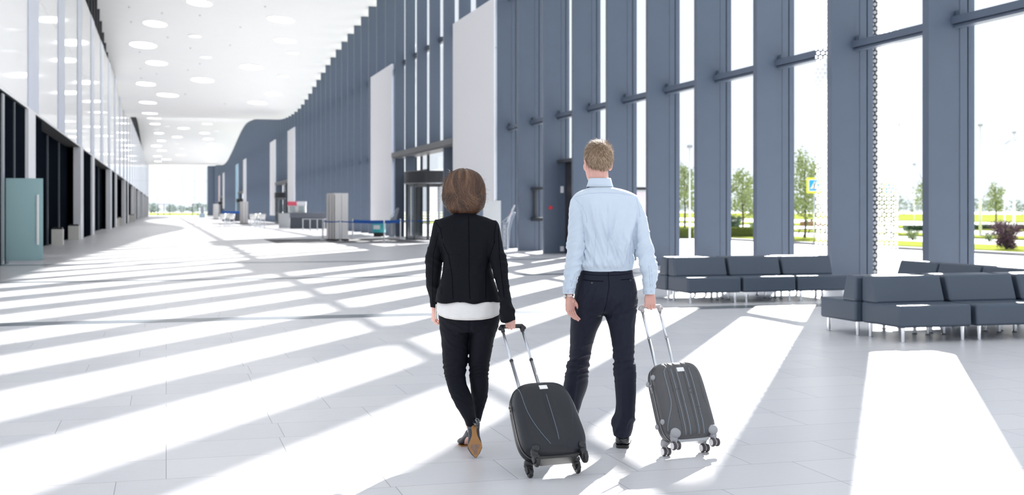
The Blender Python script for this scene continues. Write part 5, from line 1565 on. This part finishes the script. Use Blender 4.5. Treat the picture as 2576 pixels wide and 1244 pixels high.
# ------------------------------------------------------------------ suitcases
def ss(a, b, x):
    t = min(1, max(0, (x - a) / (b - a))); return t * t * (3 - 2 * t)
def shell_grid(mb, w, z0, h, yc, D, taper, nexp, relief, N=110, sgn=-1, dome=.12, m=7, kk=3.0):
    """half shell over a rounded front outline, bulging towards sgn*y"""
    vs = []; fs = []
    T = [math.copysign(math.sin(abs(-1 + 2 * i / N) * math.pi / 2) ** .85, -1 + 2 * i / N) for i in range(N + 1)]
    for q in T:
        for p in T:
            r = max(abs(p), abs(q)); rho = (abs(p) ** nexp + abs(q) ** nexp) ** (1 / nexp)
            f = r / rho if rho > 1e-9 else 1
            sx, sz = p * f, q * f
            X = sx * w * (1 - taper * sz); Z = z0 + h * .5 * (1 + sz)
            d = D * max(0.0, 1 - r ** m) ** (1 / kk) * (1 - dome * sx * sx - dome * .5 * sz * sz)
            d += relief(X, Z - z0) * ss(1.0, .93, r)
            vs.append((X, yc + sgn * d, Z))
    n = N + 1
    for j in range(N):
        for i in range(N):
            a = j * n + i; f = (a, a + 1, a + n + 1, a + n)
            fs.append(f if sgn < 0 else f[::-1])
    mb.add(vs, fs)

def wheel_pair(t, x, y, mats, double, yaw_=0.0, white=None, name='wheel'):
    """caster: fork plus one or two small wheels, axle along x; wheel centre at (x, y, 0)"""
    Rw = .026
    fk = MB()
    fk.tube([(x, y, .0), (x, y, .03)], .009, 10); fk.lathe([(.020, .028), (.024, .045), (.018, .06)], 14, Matrix.Translation((x, y, 0)))
    fk.prism([(y - .012, -.004), (y + .012, -.004), (y + .020, .034), (y - .020, .034)], x - (.006 if double else .019), x + (.006 if double else .019), 'x')
    f = fk.build('caster', mats[0], t, bevel=.003)
    offs = (-.015, .015) if double else (0,)
    for o in offs:
        ww = .0085 if double else .010
        m = MB(); Mx = Matrix.Translation((x + o, y, 0)) @ Matrix.Rotation(math.pi / 2, 4, 'Y')
        m.lathe([(Rw * .55, -ww), (Rw * .9, -ww), (Rw, -ww * .5), (Rw, ww * .5), (Rw * .9, ww), (Rw * .55, ww)], 26, Mx); wv = m.build(name, mats[1], f)
        m = MB(); m.lathe([(Rw * .74, -ww - .0012), (Rw * .74, ww + .0012)], 22, Mx); m.build('hub_cap', white or mats[0], wv)

def suitcase(label, M0, B0, w, h, D, taper, nexp, relief, col, acc, wheelm, white, double, track, kind, lines):
    v = (B0 - M0); Lg = v.length; v.normalize()
    f = Vector((v.x, v.y, 0)).normalized(); r = Vector((f.y, -f.x, 0)); y = v.cross(r).normalized()
    A = Matrix((r, y, v)).transposed().to_4x4(); A.translation = M0
    t = thing('suitcase', label, 'suitcase', M0, M=A)
    z0 = .030; yc = -.068; yw = -.118
    m = MB(); shell_grid(m, w, z0, h, yc - .008, D, taper, nexp, relief); fr = m.build('front_shell', col, t, smooth=True)
    m = MB(); shell_grid(m, w, z0, h, yc + .008, D * .88, taper, nexp, lambda x, z: 0.0, N=60, sgn=1); m.build('back_shell', col, t, smooth=True)
    # zip band between the shells
    def outline(e, n=96):
        out = []
        for j in range(n):
            a = 2 * math.pi * j / n; p, q = math.cos(a), math.sin(a); rho = (abs(p) ** nexp + abs(q) ** nexp) ** (1 / nexp)
            sx, sz = p / rho, q / rho
            out.append(((w + e) * sx * (1 - taper * sz), z0 + h * .5 + (h * .5 + e) * sz))
        return out
    def band(e, ya, yb, name, mt, parent):
        n = 96; o = outline(e); vs = [(x, ya, z) for x, z in o] + [(x, yb, z) for x, z in o]
        q = MB(); q.add(vs, [(i, (i + 1) % n, n + (i + 1) % n, n + i) for i in range(n)] + [tuple(range(n))[::-1], tuple(range(n, 2 * n))]); return q.build(name, mt, parent, smooth=False)
    zb = band(-.003, yc - .010, yc + .010, 'zip_band', mat('zip_tape', (.02, .02, .022), .7), t)
    band(.0005, yc - .0035, yc - .0012, 'zip_teeth', acc, zb); band(.0005, yc + .0012, yc + .0035, 'zip_teeth', acc, zb)
    band(.0025, yc - .013, yc - .008, 'shell_rim', col, fr)
    # zip pullers on the left
    px = -w * (1 - taper * .35) - .004; zz = z0 + h * .74
    for dz in (0, -.018):
        q = MB(); q.box((px - .004, yc - .008, zz + dz - .005), (px + .002, yc + .006, zz + dz + .005)); q.tube([(px - .004, yc - .004, zz + dz), (px - .012, yc - .012, zz + dz - .012), (px - .010, yc - .015, zz + dz - .032)], .0022, 6); q.build('zip_puller', acc, zb)
    # bottom plate
    q = MB(); q.box((-w * .62, yc - .045, z0 - .010), (w * .62, yc + .045, z0 + .02)); q.build('base_plate', mat('base_plate_' + kind, (.02, .02, .02) if kind == 'black' else (.45, .46, .48), .4), t, bevel=.006)
    # corner guards with casters
    for sx in (-1, 1):
        for yy, front in ((0.0, False), (yw, True)):
            q = MB(); cx = sx * track
            if front:
                q.ball((cx - sx * .006, yc - D * .86, .070), ((.024, .018, .022) if kind == 'black' else (.034, .016, .030)), 20)
                q.tube([(cx, yy, .026), (cx, yy - .006, .062)], [.017, .024], 14, round_=True)
            else:
                q.ball((cx - sx * .004, yc + D * .60, .050), (.028, .022, .022), 20)
                q.tube([(cx, yy, .026), (cx, yy - .004, .055)], [.017, .022], 14, round_=True)
            g = q.build('corner_guard', acc if kind != 'black' else mat('guard_black', (.012, .013, .016), .3), t, smooth=True)
            wheel_pair(t, cx, yy, (acc if kind != 'black' else BLACKP, wheelm), double, white=white)
    # name plate
    surf = BVHTree.FromPolygons([v_.co for v_ in fr.data.vertices], [tuple(p_.vertices) for p_ in fr.data.polygons])
    def onf(x, z, lift=0.0):
        hit = surf.ray_cast(Vector((x, -1, z)), Vector((0, 1, 0))); return (hit[0] - Vector((0, lift, 0)), hit[1]) if hit[0] is not None else (None, None)
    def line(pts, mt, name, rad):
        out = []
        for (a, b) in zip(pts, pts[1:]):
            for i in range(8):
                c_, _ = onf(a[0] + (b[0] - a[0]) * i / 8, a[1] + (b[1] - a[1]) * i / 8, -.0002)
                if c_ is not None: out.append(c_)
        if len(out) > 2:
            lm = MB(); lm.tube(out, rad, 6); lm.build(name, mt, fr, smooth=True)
    for pts, dark in lines: line(pts, mat('crease_painted_shade', (.004, .004, .005), .5) if dark else mat('crease_painted_shine_' + kind, (.16, .21, .28) if kind == 'black' else (.30, .38, .48), .18, spec=.8), 'crease_shading', .0016 if dark else .0013)  # sky glint and step shade put into the colour of these added tubes
    q = MB(); zl = z0 + h * .87; pc, nc = onf(0, zl)
    ax_ = math.atan2(nc.z, -nc.y)
    Ml = Matrix.Translation(pc) @ Matrix.Rotation(-ax_, 4, 'X')
    q.box((-.024, -.004, -.013), (.024, .002, .013), Ml); q.build('name_plate', mat('plate_silver', (.78, .78, .78), .3), t, bevel=.001)
    # feet on the left side
    if kind != 'black':
        for yy, zz in ((yc - .035, .42), (yc + .035, .40), (yc - .035, .15), (yc + .035, .14)):
            q = MB(); xx = -w * (1 - taper * ((zz - z0) / h * 2 - 1)); q.ball((xx + .002, yy, zz), (.014, .016, .017), 16); q.build('side_foot', acc, t, smooth=True)
    else:
        pass
    # telescopic handle along the back
    hx = .062; zt = z0 + h - .03; zm = (zt + Lg) * .5 + .01
    hd = MB()
    HP = empty('handle', (0, 0, 0)); bpy.data.objects.remove(HP)
    lo = MB(); lo.tube([(-hx, 0.002, zt - .35), (-hx, 0.002, zm)], .0098, 12); lo.tube([(hx, 0.002, zt - .35), (hx, 0.002, zm)], .0098, 12)
    H1 = lo.build('lower_tubes', mat('tube_' + kind, (.55, .57, .62) if kind == 'black' else (.66, .69, .74), .3, .9), t, smooth=True)
    up = MB(); up.tube([(-hx, 0.002, zm), (-hx, 0.002, Lg - .02)], .0078, 12); up.tube([(hx, 0.002, zm), (hx, 0.002, Lg - .02)], .0078, 12); up.build('upper_tubes', MATS['tube_' + kind], t, smooth=True)
    for x in (-hx, hx):
        q = MB(); q.lathe([(.0112, zm - .006), (.0112, zm + .006)], 14, Matrix.Translation((x, 0.002, 0))); q.build('tube_collar', BLACKP if kind == 'black' else acc, H1)
        q = MB(); q.lathe([(.017, zt - .01), (.016, zt + .038)], 14, Matrix.Translation((x, -.002, 0))); q.build('tube_socket', col, H1)
    gp = MB(); gm = mat('grip_' + kind, (.014, .014, .016) if kind == 'black' else (.40, .38, .39), .4)
    gp.tube([(-hx - .016, 0, Lg - .012), (-hx - .004, 0, Lg + .002), (0, 0, Lg + .003), (hx + .004, 0, Lg + .002), (hx + .016, 0, Lg - .012)], [.011, .0135, .0125, .0135, .011], 14, round_=True)
    for x in (-hx, hx): gp.tube([(x, 0, Lg - .035), (x, 0, Lg)], [.0118, .014], 12)
    gp.build('grip', gm, t, smooth=True)
    return t

def relief_black(x, z):
    h = .44; q = min(1, max(0, (z - .04) / (h - .05)))
    xc = .045 + .092 * (1 - (1 - min(1, q / .7)) ** 2)
    e = .006 * ss(xc + .003, xc - .001, abs(x))
    if z < .04: e *= ss(.02, .045, z)
    e += .006 * math.exp(-(x / .0045) ** 2) * ss(.05, .12, z) * ss(.385, .36, z)
    e -= .004 * math.exp(-((abs(x) - .012) / .010) ** 2) * ss(.05, .12, z) * ss(.385, .30, z)
    # corner panels above the casters
    return e
def curve_grey(z, side=1):
    return .112 + .05 * ss(.24, .07, z) - .035 * ss(.40, .46, z)
def relief_grey(x, z):
    e = 0; fade = ss(.01, .03, z)
    for a, b in ((-.085, -.062), (-.045, -.028), (.012, .030), (.048, .066)): e -= .0045 * ss(a - .0012, a + .0012, x) * ss(b + .0012, b - .0012, x) * fade
    xc = curve_grey(z)
    e -= .005 * ss(xc - .0015, xc + .0015, abs(x)) * ss(.05, .09, z)
    return e
CASE_BLACK = mat('shell_black', (.009, .011, .016), .36, 0, .05, 5, bump=.10, bscale=700, spec=.4)
CASE_GREY = mat('shell_grey', (.070, .069, .074), .34, 0, .05, 5, bump=.10, bscale=700, spec=.5)
ZIPM = mat('zip_metal', (.35, .33, .30), .35, .9)
TRIMG = mat('trim_grey_plastic', (.33, .33, .35), .38)
WHEELB = mat('wheel_black', (.012, .012, .013), .45)
WHEELG = mat('wheel_grey', (.06, .05, .055), .5)
HUBW = mat('hub_pale', (.72, .70, .72), .4)
Bw = Vector((at(1287, 785, 7.11).x, 7.134, .755)); Mw_ = Vector((.228, 6.585, .026))
suitcase('black hard shell suitcase with a curved ridge front, tilted on its wheels behind the woman', Mw_, Bw, .188, .455, .088, .085, 4.0, relief_black, CASE_BLACK, ZIPM, WHEELB, None, False, .142, 'black',
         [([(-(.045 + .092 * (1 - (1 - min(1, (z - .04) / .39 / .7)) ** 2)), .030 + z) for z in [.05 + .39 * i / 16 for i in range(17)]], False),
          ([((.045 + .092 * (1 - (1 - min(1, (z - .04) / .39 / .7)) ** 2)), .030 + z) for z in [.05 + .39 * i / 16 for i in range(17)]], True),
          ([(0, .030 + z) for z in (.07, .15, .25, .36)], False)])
Bm = Vector((at(1637, 731, 7.50).x, 7.529, .839)); Mm = Vector((1.025, 7.165, .026))
suitcase('dark grey ribbed suitcase with pale grey corners and double wheels, right of the man', Mm, Bm, .172, .475, .085, .04, 5.0, relief_grey, CASE_GREY, TRIMG, WHEELG, HUBW, True, .134, 'grey',
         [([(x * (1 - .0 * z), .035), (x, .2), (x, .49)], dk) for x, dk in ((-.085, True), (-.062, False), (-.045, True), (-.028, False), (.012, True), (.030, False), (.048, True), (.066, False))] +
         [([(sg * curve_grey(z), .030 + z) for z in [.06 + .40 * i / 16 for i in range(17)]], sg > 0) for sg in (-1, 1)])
